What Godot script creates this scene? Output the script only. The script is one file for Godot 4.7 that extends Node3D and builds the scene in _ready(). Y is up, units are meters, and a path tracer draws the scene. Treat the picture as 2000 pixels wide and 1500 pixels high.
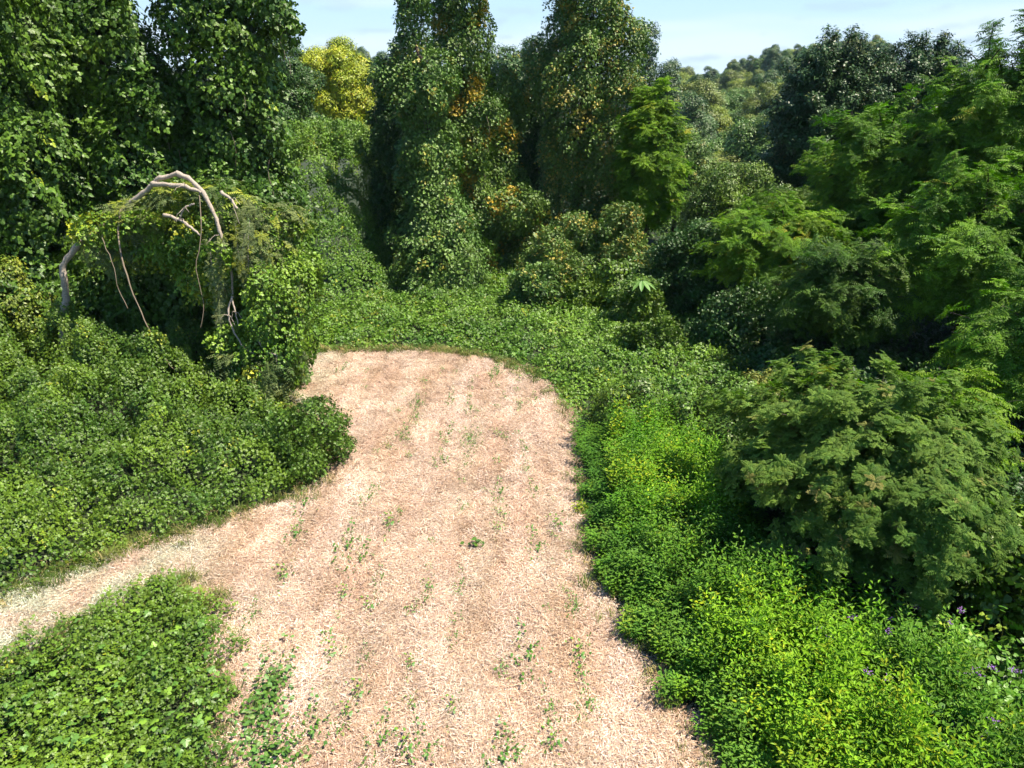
extends Node3D
# A mown strip of dry straw winding through kudzu, trees draped in vines all round, seen from a little above tree-shrub height.

const UP := Vector3.UP
var rng := RandomNumberGenerator.new()
var clump := FastNoiseLite.new()      # leaf-colour drift, metres
var lump := FastNoiseLite.new()       # bulges of a foliage surface
var gaps := FastNoiseLite.new()       # holes in a foliage surface
var twig := {}
var bark: StandardMaterial3D
var bark_pale: StandardMaterial3D
var vine_mat: StandardMaterial3D
var used := {}

class Leaves:
	var b := PackedFloat32Array()
	var n := 0
	func put(p: Vector3, m: Basis, c: Color) -> void:
		b.append_array(PackedFloat32Array([m.x.x, m.y.x, m.z.x, p.x, m.x.y, m.y.y, m.z.y, p.y, m.x.z, m.y.z, m.z.z, p.z, c.r, c.g, c.b, 1.0]))
		n += 1

class Pal:
	var a: Color
	var b: Color
	var accent: Color
	var share: float
	var patchy: float
	func _init(a_, b_, accent_ := Color(0.2, 0.22, 0.02), share_ := 0.02, patchy_ := -1.0):
		a = a_; b = b_; accent = accent_; share = share_; patchy = patchy_

# ------------------------------------------------------------------ the setting's outlines (x, z in metres)
var STRIP := PackedVector2Array([Vector2(4.5, -3), Vector2(2.8, -7.54), Vector2(2.34, -9.16), Vector2(1.82, -10.78), Vector2(1.52, -12.34), Vector2(1.55, -14.3), Vector2(1.75, -16.5), Vector2(1.82, -18.33), Vector2(1.54, -20.53), Vector2(0.68, -22.98), Vector2(-0.73, -24.81), Vector2(-3.19, -25.68), Vector2(-5.5, -25.6), Vector2(-8.2, -25.3), Vector2(-7.6, -22.5), Vector2(-6.6, -20.13), Vector2(-5.3, -17.6), Vector2(-4.35, -15.71), Vector2(-4.73, -14.97), Vector2(-5.92, -14.28), Vector2(-7.18, -13.25), Vector2(-8.5, -12.16), Vector2(-9.38, -11.21), Vector2(-13, -8.8), Vector2(-11.5, -7.0), Vector2(-8.2, -9.39), Vector2(-7.56, -9.98), Vector2(-6.9, -10.92), Vector2(-6.42, -11.51), Vector2(-5.33, -10.92), Vector2(-4.95, -9.9), Vector2(-4.6, -9.0), Vector2(-4.3, -8.2), Vector2(-4.1, -7.3), Vector2(-3.7, -5.5), Vector2(-3.5, -3)])
var BANK := PackedVector2Array([Vector2(-14, -8.2), Vector2(-9.38, -11.1), Vector2(-8.5, -12.06), Vector2(-7.18, -13.15), Vector2(-5.92, -14.2), Vector2(-4.9, -14.85), Vector2(-4.7, -15.9), Vector2(-5.6, -17.6), Vector2(-6.7, -20.13), Vector2(-7.7, -22.5), Vector2(-8.2, -25.4), Vector2(-9.5, -29), Vector2(-26, -30), Vector2(-26, -9)])
var NEAR := PackedVector2Array([Vector2(-11.5, -6.9), Vector2(-8.2, -9.3), Vector2(-7.56, -9.9), Vector2(-6.9, -10.85), Vector2(-6.4, -11.45), Vector2(-5.35, -10.85), Vector2(-4.9, -10.0), Vector2(-4.5, -9.0), Vector2(-4.2, -8.2), Vector2(-4.0, -7.3), Vector2(-3.6, -5.5), Vector2(-11, -5.0)])
var MEADOW := PackedVector2Array([Vector2(-8.3, -25.35), Vector2(-5.5, -25.6), Vector2(-3.19, -25.68), Vector2(-0.73, -24.85), Vector2(0.7, -23.0), Vector2(1.56, -20.53), Vector2(1.84, -18.4), Vector2(2.4, -17.2), Vector2(5.5, -16.6), Vector2(8, -20), Vector2(9, -27), Vector2(9, -45), Vector2(-17, -47), Vector2(-17, -34), Vector2(-9.5, -28.5)])
var VERGE := PackedVector2Array([Vector2(4.1, -4.5), Vector2(3.05, -7.2), Vector2(2.5, -9.1), Vector2(2.0, -10.7), Vector2(1.75, -12.3), Vector2(1.75, -14.3), Vector2(1.95, -16.5), Vector2(2.0, -18.0), Vector2(4.2, -18.6), Vector2(5.4, -16.2), Vector2(5.2, -12.5), Vector2(6.0, -10.4), Vector2(7.2, -9.6), Vector2(7.6, -4.5)])
var THICKET := PackedVector2Array([Vector2(6.3, -9.8), Vector2(5.3, -12.6), Vector2(5.4, -16.4), Vector2(7.5, -20), Vector2(8, -27), Vector2(9, -45), Vector2(32, -52), Vector2(30, -20), Vector2(14, -8), Vector2(8, -6)])

func _ready() -> void:
	# ---- camera
	var cam := Camera3D.new()
	cam.name = "camera"
	add_child(cam)
	cam.position = Vector3(0, 8.5, 0)
	cam.rotation_degrees = Vector3(-20.9, 0, 0)
	cam.fov = 55.06
	cam.near = 0.1
	cam.far = 3000.0
	cam.current = true
	# ---- sun
	var sun := DirectionalLight3D.new()
	sun.name = "sun"
	add_child(sun)
	sun.basis = Basis.looking_at(-Vector3(0.50, 1.0, 0.11).normalized(), UP)
	sun.light_energy = 1.6
	sun.light_color = Color(1.0, 0.955, 0.87)
	sun.light_angular_distance = 0.5
	sun.shadow_enabled = true
	sun.directional_shadow_max_distance = 400.0
	# ---- sky, exposure, air
	var we := WorldEnvironment.new()
	we.name = "environment"
	var env := Environment.new()
	env.background_mode = Environment.BG_SKY
	env.sky = Sky.new()
	env.sky.sky_material = make_sky()
	env.tonemap_mode = Environment.TONE_MAPPER_LINEAR
	env.tonemap_exposure = 2.6
	env.sdfgi_enabled = true
	env.ssao_enabled = true
	env.ssil_enabled = true
	env.fog_enabled = true
	env.fog_density = 0.0001
	env.fog_light_color = Color(0.72, 0.83, 0.95)
	we.environment = env
	add_child(we)

	set_up()
	build_ground()
	build_far_woods()
	build_back_trees()
	build_draped_trees()
	build_trees_on_the_slope_side()
	build_shrubs()
	build_arched_tree()
	build_ground_cover()
	build_straw()
	build_small_plants()

# ------------------------------------------------------------------ helpers
func make_sky() -> PanoramaSkyMaterial:
	var w := 2048
	var h := 1024
	var img := Image.create(w, h, false, Image.FORMAT_RGBF)
	var n1 := FastNoiseLite.new()
	n1.seed = 11; n1.frequency = 1.0; n1.fractal_octaves = 5
	var n2 := FastNoiseLite.new()
	n2.seed = 5; n2.frequency = 1.0; n2.fractal_octaves = 3
	var horizon := Color(0.375, 0.425, 0.45)
	var mid := Color(0.15, 0.305, 0.47)
	var zenith := Color(0.04, 0.10, 0.25)
	for y in h:
		var el := (0.5 - (y + 0.5) / h) * PI
		var s: float = max(sin(el), 0.0)
		var c := horizon.lerp(mid, 1.0 - exp(-s * 7.5)).lerp(zenith, smoothstep(0.1, 0.9, s))
		img.fill_rect(Rect2i(0, y, w, 1), c)
		if el > 0.0 and el < 0.5:
			for x in w:
				var az := (x + 0.5) / w * TAU
				var d := Vector3(cos(az), 0, sin(az))
				# long low banks of thin cloud, and small grey puffs near the horizon
				var q := d * 5.0 + UP * (el * 34.0)
				var puff := n1.get_noise_3dv(q) * 0.75 + n2.get_noise_3dv(d * 13.0 + UP * (el * 75.0 + 40.0)) * 0.35
				var bank := smoothstep(0.02, 0.4, n2.get_noise_3dv(d * 1.6 + UP * el * 16.0) + 0.12) * smoothstep(0.5, 0.05, el)
				var g := smoothstep(0.13, 0.32, puff) * smoothstep(0.0, 0.02, el) * smoothstep(0.16, 0.06, el)
				var cc := c.lerp(Color(0.41, 0.44, 0.45), bank * 0.35)
				cc = cc.lerp(Color(0.23, 0.30, 0.36), g * 0.75)
				img.set_pixel(x, y, cc)
	var sky := PanoramaSkyMaterial.new()
	sky.panorama = ImageTexture.create_from_image(img)
	return sky

func numbered(called: String) -> String:
	var k: int = used.get(called, 0)
	used[called] = k + 1
	return called if k == 0 else "%s_%03d" % [called, k]

func tag(o: Node, label: String, category: String, group := "", kind := "") -> void:
	o.set_meta("label", label)
	o.set_meta("category", category)
	if group: o.set_meta("group", group)
	if kind: o.set_meta("kind", kind)

func thing(called: String, label: String, category: String, at: Vector3, group := "") -> Node3D:
	var o := Node3D.new()
	o.name = numbered(called)
	add_child(o)
	o.position = at
	tag(o, label, category, group)
	return o

func part(called: String, mesh: Mesh, mat: Material, parent: Node3D) -> MeshInstance3D:
	var o := MeshInstance3D.new()
	o.name = called
	o.mesh = mesh
	if mat: o.material_override = mat
	parent.add_child(o, true)
	return o

func scatter(called: String, kind: String, L: Leaves, parent: Node3D, origin := Vector3.ZERO) -> MultiMeshInstance3D:
	if origin != Vector3.ZERO:
		for k in L.n:
			L.b[k * 16 + 3] -= origin.x
			L.b[k * 16 + 7] -= origin.y
			L.b[k * 16 + 11] -= origin.z
	var mm := MultiMesh.new()
	mm.transform_format = MultiMesh.TRANSFORM_3D
	mm.use_colors = true
	mm.mesh = twig[kind]
	mm.instance_count = L.n
	mm.buffer = L.b
	var o := MultiMeshInstance3D.new()
	o.name = called if parent != self else numbered(called)
	o.multimesh = mm
	parent.add_child(o, true)
	return o

func rv() -> Vector3:
	return Vector3(rng.randf_range(-1, 1), rng.randf_range(-1, 1), rng.randf_range(-1, 1))

func dir3() -> Vector3:
	var z := rng.randf_range(-1, 1)
	var a := rng.randf() * TAU
	var r := sqrt(1.0 - z * z)
	return Vector3(r * cos(a), z, r * sin(a))

func frame(y: Vector3, z: Vector3, s: float) -> Basis:
	var n := y.normalized()
	var f := z - n * z.dot(n)
	if f.length_squared() < 0.0001:
		f = Vector3(n.z, n.x, -n.y)
		f -= n * f.dot(n)
	f = f.normalized()
	return Basis(n.cross(f) * s, n * s, f * s)

func tint(p: Pal, at: Vector3) -> Color:
	var k := clampf(0.5 + clump.get_noise_3dv(at * 0.9) * 0.8 + rng.randf_range(-0.3, 0.3), 0.0, 1.0)
	var c := p.a.lerp(p.b, k)
	if rng.randf() < p.share and (p.patchy < -0.9 or clump.get_noise_3dv(at * 1.3 + Vector3(40, 9, 2)) > p.patchy):
		c = c.lerp(p.accent, rng.randf_range(0.6, 1.0))
	var v := rng.randf_range(0.75, 1.3)
	return Color(c.r * v, c.g * v, c.b * v)

# ------------------------------------------------------------------ leaves and twigs
func leaf_mat(rough: float, spec: float, back: Color) -> StandardMaterial3D:
	var m := StandardMaterial3D.new()
	m.vertex_color_use_as_albedo = true
	m.roughness = rough
	m.metallic_specular = spec
	m.cull_mode = BaseMaterial3D.CULL_DISABLED
	m.backlight_enabled = true
	m.backlight = back
	return m

class Mesher:
	var v := PackedVector3Array()
	var c := PackedColorArray()
	func tri(p: Vector3, q: Vector3, r: Vector3, k: Color) -> void:
		v.append_array(PackedVector3Array([p, q, r]))
		c.append_array(PackedColorArray([k, k, k]))
	func done(m: Material) -> ArrayMesh:
		var a := []
		a.resize(Mesh.ARRAY_MAX)
		a[Mesh.ARRAY_VERTEX] = v
		a[Mesh.ARRAY_COLOR] = c
		var mesh := ArrayMesh.new()
		mesh.add_surface_from_arrays(Mesh.PRIMITIVE_TRIANGLES, a)
		mesh.surface_set_material(0, m)
		return mesh
	# a broad leaf folded along its midrib: four faces
	func leaf(p: Vector3, along: Vector3, n: Vector3, l: float, w: float, k: Color, fold := 0.25) -> void:
		var f := (along - n * along.dot(n)).normalized()
		var s := n.cross(f).normalized()
		var tip := p + f * l - n * (l * fold * 0.8)
		var low := n * (-fold * w * 0.5)
		var a := p + f * (l * 0.33) + s * (w * 0.5) + low
		var b := p + f * (l * 0.33) - s * (w * 0.5) + low
		var a2 := p + f * (l * 0.72) + s * (w * 0.33) + low - n * (l * fold * 0.35)
		var b2 := p + f * (l * 0.72) - s * (w * 0.33) + low - n * (l * fold * 0.35)
		tri(p, a, a2, k); tri(p, a2, tip, k); tri(p, b2, b, k); tri(p, tip, b2, k)
	# a narrow leaflet: two faces
	func blade(p: Vector3, along: Vector3, n: Vector3, l: float, w: float, k: Color) -> void:
		var f := along.normalized()
		var s := n.cross(f).normalized()
		var m := p + f * (l * 0.45) + n * (w * 0.12)
		var tip := p + f * l - n * (l * 0.12)
		tri(p, m + s * (w * 0.5), tip, k); tri(p, tip, m - s * (w * 0.5), k)
	func stick(p: Vector3, q: Vector3, w: float, k: Color) -> void:
		var d := (q - p).normalized()
		var s := d.cross(Vector3.UP if absf(d.y) < 0.9 else Vector3.RIGHT).normalized() * w
		var t := d.cross(s).normalized() * w
		tri(p + s, p - s, q, k); tri(p + t, p - t, q, k)

func shade(lo := 0.65, hi := 1.4, warm := 0.16) -> Color:
	var v := rng.randf_range(lo, hi)
	var h := rng.randf_range(-warm, warm)
	if warm > 0.1 and rng.randf() < 0.05:
		return Color(v * 1.9, v * 1.35, v * 0.9)
	return Color(v * (1.0 + h), v, v * (1.0 - h))

func kudzu_twig(n: int, reach: float, size: float, m: Material) -> ArrayMesh:
	var k := Mesher.new()
	for i in n:
		var a := i * 2.399 + rng.randf() * 0.6
		var r: float = reach * sqrt((i + 0.4) / n)
		var p := Vector3(cos(a) * r, rng.randf_range(-0.12, 0.07), sin(a) * r)
		var nn := (UP + rv() * 0.55).normalized()
		var f := (Vector3(0, -0.25, 1.0) + rv() * 0.7).normalized()
		var l := size * rng.randf_range(0.75, 1.25)
		var col := shade()
		var side := nn.cross(f).normalized()
		k.leaf(p + f * l * 0.25, f, nn, l, l * 0.86, col)
		k.leaf(p, f * 0.35 + side, (nn + rv() * 0.25).normalized(), l * 0.85, l * 0.72, col * shade(0.9, 1.1, 0.0))
		k.leaf(p, f * 0.35 - side, (nn + rv() * 0.25).normalized(), l * 0.85, l * 0.72, col * shade(0.9, 1.1, 0.0))
	for i in 3:
		var a := rng.randf() * TAU
		k.stick(Vector3(0, -0.1, 0), Vector3(cos(a) * reach, -0.06, sin(a) * reach), 0.004, Color(1.6, 1.1, 1.2))
	return k.done(m)

func pinnate_twig(fronds: int, pairs: int, length: float, lw: Vector2, m: Material) -> ArrayMesh:
	var k := Mesher.new()
	for i in fronds:
		var a := TAU * i / fronds + rng.randf_range(-0.4, 0.4)
		var rise := rng.randf_range(0.1, 0.75)
		var p := Vector3(0, rng.randf_range(-0.05, 0.05), 0)
		var d := Vector3(cos(a), rise, sin(a)).normalized()
		var l := length * rng.randf_range(0.75, 1.2)
		var col := shade(0.8, 1.25)
		var step := l / (pairs + 1)
		for j in pairs:
			var d2 := (d + Vector3.DOWN * (0.055 * 12.0 / pairs)).normalized()
			k.stick(p, p + d2 * step, 0.003, Color(1.5, 1.2, 1.4))
			p += d2 * step
			d = d2
			var side := d.cross(UP).normalized()
			var n := side.cross(d).normalized()
			var taper := sin(PI * (j + 1.2) / (pairs + 1.6)) * 0.5 + 0.55
			for s in [-1.0, 1.0]:
				var along: Vector3 = side * s + d * 0.35 + Vector3.DOWN * rng.randf_range(0.05, 0.4)
				k.blade(p, along, (n + rv() * 0.15).normalized(), lw.x * taper, lw.y, col * shade(0.9, 1.12, 0.03))
		k.blade(p, d, UP, lw.x, lw.y, col)
	return k.done(m)

func broad_twig(n: int, reach: float, size: float, ratio: float, m: Material) -> ArrayMesh:
	var k := Mesher.new()
	for i in n:
		var d := dir3()
		d.y = absf(d.y) * 0.8 - 0.15
		var p := d * reach * sqrt(rng.randf())
		var f := (d + Vector3(0, -0.35, 0.25) + rv() * 0.4).normalized()
		var nn := (UP + d * 0.5 + rv() * 0.5).normalized()
		var l := size * rng.randf_range(0.7, 1.25)
		k.leaf(p, f, nn, l, l * ratio, shade(), 0.2)
	for i in 3:
		k.stick(Vector3(0, -0.1, 0), dir3() * reach * 0.9, 0.005, Color(1.3, 0.7, 0.9))
	return k.done(m)

func weed_twig(h: float, n: int, lw: Vector2, m: Material) -> ArrayMesh:
	var k := Mesher.new()
	for s in 3:
		var base := Vector3(rng.randf_range(-0.12, 0.12), 0, rng.randf_range(-0.12, 0.12))
		var lean := Vector3(rng.randf_range(-0.25, 0.25), 1.0, rng.randf_range(-0.25, 0.25)) * h * rng.randf_range(0.8, 1.08)
		k.stick(base, base + lean, 0.006, Color(0.9, 0.7, 0.8))
		for i in n:
			var t := 0.22 + 0.78 * (i + rng.randf()) / n
			var a := i * 2.4 + rng.randf() * 0.5
			var out := Vector3(cos(a), rng.randf_range(-0.1, 0.75), sin(a)).normalized()
			var l := lw.x * rng.randf_range(0.7, 1.2) * (1.15 - 0.45 * t)
			var p := base + lean * t + out * rng.randf_range(0.0, 0.1)
			k.blade(p, out, (UP + rv() * 0.4).normalized(), l, lw.y, shade(0.7, 1.2) * (0.7 + 0.5 * t))
	return k.done(m)

func grass_twig(h: float, n: int, m: Material) -> ArrayMesh:
	var k := Mesher.new()
	for i in n:
		var a := rng.randf() * TAU
		var p := Vector3(rng.randf_range(-0.13, 0.13), 0, rng.randf_range(-0.13, 0.13))
		var d := Vector3(cos(a) * 0.5, 1.0, sin(a) * 0.5)
		var l := h * rng.randf_range(0.6, 1.2)
		var s := Vector3(-sin(a), 0, cos(a)) * 0.006
		var m1 := p + d * l * 0.55
		var t := m1 + Vector3(cos(a) * 0.9, 0.35, sin(a) * 0.9) * l * 0.45
		var c := shade()
		k.tri(p - s, p + s, m1 + s, c); k.tri(p - s, m1 + s, m1 - s, c); k.tri(m1 - s, m1 + s, t, c)
	return k.done(m)

func straw_twig(n: int, flakes: int, m: Material) -> ArrayMesh:
	var k := Mesher.new()
	var tones := [Color(0.556, 0.410, 0.287), Color(0.485, 0.335, 0.217), Color(0.387, 0.253, 0.166), Color(0.609, 0.492, 0.385), Color(0.518, 0.376, 0.224), Color(0.282, 0.192, 0.140)]
	for i in n:
		var p := Vector3(rng.randf_range(-0.2, 0.2), rng.randf_range(0.004, 0.03), rng.randf_range(-0.2, 0.2))
		var a := rng.randf() * TAU
		var l := rng.randf_range(0.04, 0.13)
		var d := Vector3(cos(a), rng.randf_range(-0.05, 0.5), sin(a)).normalized()
		var s := Vector3(-sin(a), rng.randf_range(-0.5, 0.5), cos(a)).normalized() * rng.randf_range(0.0014, 0.0038)
		var c: Color = tones[rng.randi() % 6] * shade(0.85, 1.15, 0.03)
		k.tri(p - s, p + s, p + d * l + s, c); k.tri(p - s, p + d * l + s, p + d * l - s, c)
	for i in flakes:
		var p := Vector3(rng.randf_range(-0.2, 0.2), rng.randf_range(0.008, 0.035), rng.randf_range(-0.2, 0.2))
		var a := rng.randf() * TAU
		var c: Color = [Color(0.649, 0.554, 0.461), Color(0.556, 0.444, 0.370), Color(0.387, 0.267, 0.182), Color(0.478, 0.376, 0.336)][rng.randi() % 4] * shade(0.85, 1.15, 0.03)
		k.leaf(p, Vector3(cos(a), 0, sin(a)), (UP + rv() * 0.5).normalized(), rng.randf_range(0.012, 0.036), rng.randf_range(0.008, 0.02), c, 0.35)
	return k.done(m)

func set_up() -> void:
	rng.seed = 20240917
	clump.seed = 3; clump.frequency = 0.35; clump.fractal_octaves = 3
	lump.seed = 7; lump.frequency = 0.55; lump.fractal_octaves = 3
	gaps.seed = 21; gaps.frequency = 0.6; gaps.fractal_octaves = 3
	var soft := leaf_mat(0.46, 0.4, Color(0.36, 0.44, 0.06))
	var glossy := leaf_mat(0.42, 0.34, Color(0.30, 0.38, 0.08))
	var thin := leaf_mat(0.55, 0.3, Color(0.65, 0.8, 0.11))
	var airy := leaf_mat(0.6, 0.25, Color(0.8, 0.95, 0.2))
	var dry := StandardMaterial3D.new()
	dry.vertex_color_use_as_albedo = true
	dry.roughness = 0.75
	dry.metallic_specular = 0.35
	dry.cull_mode = BaseMaterial3D.CULL_DISABLED
	twig["kudzu"] = kudzu_twig(7, 0.26, 0.08, soft)
	twig["kudzu_big"] = kudzu_twig(6, 0.28, 0.108, soft)
	twig["kudzu_small"] = kudzu_twig(8, 0.24, 0.06, soft)
	twig["pinnate"] = pinnate_twig(6, 6, 0.38, Vector2(0.098, 0.043), thin)
	twig["locust"] = pinnate_twig(7, 6, 0.18, Vector2(0.043, 0.027), airy)
	twig["broad"] = broad_twig(24, 0.28, 0.085, 0.6, soft)
	twig["oak"] = broad_twig(22, 0.3, 0.12, 0.5, glossy)
	twig["vine_leaf"] = broad_twig(13, 0.26, 0.095, 0.9, soft)
	twig["far"] = broad_twig(46, 0.62, 0.16, 0.7, soft)
	twig["weed"] = weed_twig(1.0, 26, Vector2(0.125, 0.036), thin)
	twig["grass"] = grass_twig(0.3, 16, thin)
	twig["straw"] = straw_twig(80, 24, dry)
	bark = StandardMaterial3D.new()
	bark.albedo_texture = noise_tex(0.02, Color(0.14, 0.11, 0.085), Color(0.32, 0.27, 0.22), 4)
	bark.uv1_triplanar = true
	bark.uv1_scale = Vector3(3, 0.8, 3)
	bark.roughness = 0.9
	bark_pale = StandardMaterial3D.new()
	bark_pale.albedo_texture = noise_tex(0.03, Color(0.42, 0.38, 0.34), Color(0.74, 0.69, 0.64), 9)
	bark_pale.uv1_triplanar = true
	bark_pale.uv1_scale = Vector3(2.5, 2.5, 2.5)
	bark_pale.roughness = 0.85
	vine_mat = StandardMaterial3D.new()
	vine_mat.albedo_color = Color(0.47, 0.42, 0.36)
	vine_mat.roughness = 0.85

func noise_tex(freq: float, lo: Color, hi: Color, sd: int) -> NoiseTexture2D:
	var n := FastNoiseLite.new()
	n.seed = sd; n.frequency = freq; n.fractal_octaves = 5
	var t := NoiseTexture2D.new()
	t.width = 256; t.height = 256; t.seamless = true
	t.noise = n
	var g := Gradient.new()
	g.set_color(0, lo); g.set_color(1, hi)
	t.color_ramp = g
	return t

# a tapered tube through points
func tube(pts: Array, r0: float, r1: float, sides := 7) -> ArrayMesh:
	var st := SurfaceTool.new()
	st.begin(Mesh.PRIMITIVE_TRIANGLES)
	var rings := []
	var n := pts.size()
	for i in n:
		var p: Vector3 = pts[i]
		var d: Vector3 = ((pts[mini(i + 1, n - 1)] as Vector3) - (pts[maxi(i - 1, 0)] as Vector3)).normalized()
		var s := d.cross(Vector3.BACK if absf(d.z) < 0.8 else UP).normalized()
		var t := d.cross(s)
		var r: float = lerp(r0, r1, float(i) / (n - 1)) * (1.0 + 0.1 * sin(i * 2.7) + 0.08 * sin(i * 0.9 + 1.0))
		var ring := []
		for j in sides:
			var a := TAU * j / sides
			ring.append(p + (s * cos(a) + t * sin(a)) * r)
		rings.append(ring)
	st.set_smooth_group(0)
	for i in n - 1:
		for j in sides:
			var j2 := (j + 1) % sides
			for q in [rings[i][j], rings[i + 1][j], rings[i + 1][j2], rings[i][j], rings[i + 1][j2], rings[i][j2]]:
				st.add_vertex(q)
	st.set_smooth_group(-1)
	for e in [0, n - 1]:
		for j in range(1, sides - 1):
			var q := [rings[e][0], rings[e][j], rings[e][j + 1]]
			if e == 0: q.reverse()
			for x in q: st.add_vertex(x)
	st.generate_normals()
	return st.commit()

# a rounder line through the same points, a little crooked
func smooth(pts: Array) -> Array:
	var out := []
	for i in pts.size() - 1:
		for k in 4:
			var p: Vector3 = (pts[i] as Vector3).cubic_interpolate(pts[i + 1], pts[maxi(i - 1, 0)], pts[mini(i + 2, pts.size() - 1)], k / 4.0)
			out.append(p + rv() * 0.018)
	out.append(pts[pts.size() - 1])
	return out

func curve(a: Vector3, b: Vector3, bend: Vector3, n := 6) -> Array:
	var out := []
	for i in n + 1:
		var t := float(i) / n
		out.append(a.lerp(b, t) + bend * sin(PI * t))
	return out

# ------------------------------------------------------------------ crowns
# lobes: [centre, radii] pairs in world metres. Leaves grow on their outer faces, where no other lobe covers them.
func grow(L: Leaves, lobes: Array, dens: float, pal: Pal, style: String, hole := 0.34, size := 1.0, under := 0.5) -> void:
	for i in lobes.size():
		var c: Vector3 = lobes[i][0]
		var r: Vector3 = lobes[i][1]
		var near := []
		for j in lobes.size():
			if j != i and (lobes[j][0] as Vector3).distance_to(c) < r.length() + (lobes[j][1] as Vector3).length():
				near.append(lobes[j])
		var mean := (r.x + r.y + r.z) / 3.0
		var total := int(dens * 12.57 * mean * mean)
		for k in total:
			var d := dir3()
			if d.y < -0.15 and rng.randf() > under:
				continue
			var p := c + d * r
			var inner := rng.randf() < 0.14
			if inner:
				p = c + d * r * rng.randf_range(0.4, 0.75)
			else:
				if gaps.get_noise_3dv(p * Vector3(1.3, 0.45, 1.3) if style == "drape" else p) > hole:
					continue
				p = c + d * r * (1.0 + lump.get_noise_3dv(p * (Vector3(1.9, 0.6, 1.9) if style == "drape" else Vector3(1.6, 1.6, 1.6))) * 0.4 + lump.get_noise_3dv(p * 0.5) * 0.24 + rng.randf_range(-0.12, 0.06))
			if p.y < 0.05:
				continue
			var hid := false
			for o in near:
				if ((p - (o[0] as Vector3)) / (o[1] as Vector3)).length_squared() < 0.66:
					hid = true
					break
			if hid and rng.randf() > 0.08:
				continue
			var n := (d / r).normalized()
			var y: Vector3
			var z: Vector3
			if style == "drape":
				y = n + UP * 0.3 + rv() * 0.75
				z = Vector3.DOWN + rv() * 0.35
			else:
				y = n * 0.75 + UP * 0.55 + rv() * 0.45
				z = n * 0.8 + Vector3.DOWN * 0.4 + rv() * 0.7
			L.put(p, frame(y, z, size * rng.randf_range(0.8, 1.25) * (1.5 if inner else 1.0)), tint(pal, p))

# a crown grown on its own limbs: side branches along each limb, twigs along each side branch
func branchy(t: Node3D, L: Leaves, c: Vector3, r: Vector3, low: float, limbs: int, pal: Pal, size: float, step: float, thick: float, full := 1.0) -> void:
	var base := t.position
	for i in limbs:
		var z := 1.0 - 1.45 * (i + rng.randf()) / limbs
		var a := i * 2.399 + rng.randf_range(-0.4, 0.4)
		var q := sqrt(maxf(0.05, 1.0 - z * z))
		var e := c + Vector3(q * cos(a), z, q * sin(a)) * r * rng.randf_range(0.72, 1.1)
		var s := Vector3(base.x, 0, base.z).lerp(Vector3(c.x, 0, c.z), 0.6)
		s.y = clampf(lerpf(base.y + low, e.y, 0.45), base.y + low * 0.6, e.y) - rng.randf() * 0.3
		var l := s.distance_to(e)
		var pts := curve(s, e, Vector3(rng.randf_range(-0.12, 0.12), 0.12, rng.randf_range(-0.12, 0.12)) * l, 6)
		if i < 26:
			var rel := []
			for p in pts: rel.append((p as Vector3) - base)
			part("limb", tube(rel, thick, thick * 0.2, 5), bark, t)
		var run := 0.22 * l
		while run < l * 1.02:
			var u := minf(run / l, 1.0)
			var f := u * 6.0
			var k := mini(int(f), 5)
			var p: Vector3 = (pts[k] as Vector3).lerp(pts[k + 1], f - k)
			var d := ((pts[k + 1] as Vector3) - (pts[k] as Vector3)).normalized()
			var side := d.cross(UP).normalized().rotated(d, rng.randf_range(-0.7, 0.7)) * (1.0 if rng.randf() < 0.5 else -1.0)
			var b := (side + d * rng.randf_range(0.3, 0.9) + UP * rng.randf_range(-0.1, 0.35)).normalized()
			var bl := (0.2 + 0.55 * (1.0 - u) * sqrt(l)) * rng.randf_range(0.5, 1.25) * full
			var w := 0.0
			while w <= bl:
				var at := p + b * w + Vector3.DOWN * (w * w * 0.18) + rv() * 0.09
				if gaps.get_noise_3dv(at * 1.4) < 0.3:
					var out := ((at - c) / r).normalized()
					L.put(at, frame(UP * 0.72 + out * 0.5 + rv() * 0.55, b + out * 0.4 + Vector3.DOWN * 0.25 + rv() * 0.7, size * rng.randf_range(0.6, 1.3)), tint(pal, at))
				w += step * rng.randf_range(0.8, 1.3)
			run += step * rng.randf_range(0.45, 0.75)

func limbed_tree(called: String, label: String, base: Vector3, c: Vector3, r: Vector3, low: float, limbs: int, kind: String, pal: Pal, size: float, step: float, trunk_r: float, group := "", full := 1.0) -> Node3D:
	var t := thing(called, label, "tree", base, group)
	var head := Vector3(c.x - base.x, c.y + r.y * 0.5 - base.y, c.z - base.z)
	part("trunk", tube(curve(Vector3(0, -0.2, 0), head, Vector3(rng.randf_range(-0.25, 0.25), 0, rng.randf_range(-0.2, 0.2)), 8), trunk_r, trunk_r * 0.25, 9), bark, t)
	var L := Leaves.new()
	branchy(t, L, c, r, low, limbs, pal, size, step, trunk_r * 0.3, full)
	scatter("crown", kind, L, t, base).set_meta("kind", "stuff")
	return t

# lobes on the outside of an egg-shaped crown
func egg(c: Vector3, r: Vector3, n: int, lobe: float, flat := 0.8) -> Array:
	var out := [[c, r * 0.62]]
	for i in n:
		var z := 1.0 - 1.75 * (i + rng.randf()) / n
		var a := i * 2.399 + rng.randf_range(-0.35, 0.35)
		var q := sqrt(maxf(0.0, 1.0 - z * z))
		var d := Vector3(q * cos(a), z, q * sin(a)) * rng.randf_range(0.62, 0.98)
		var s := lobe * rng.randf_range(0.65, 1.3)
		out.append([c + d * r, Vector3(s, s * flat, s)])
	return out

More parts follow.
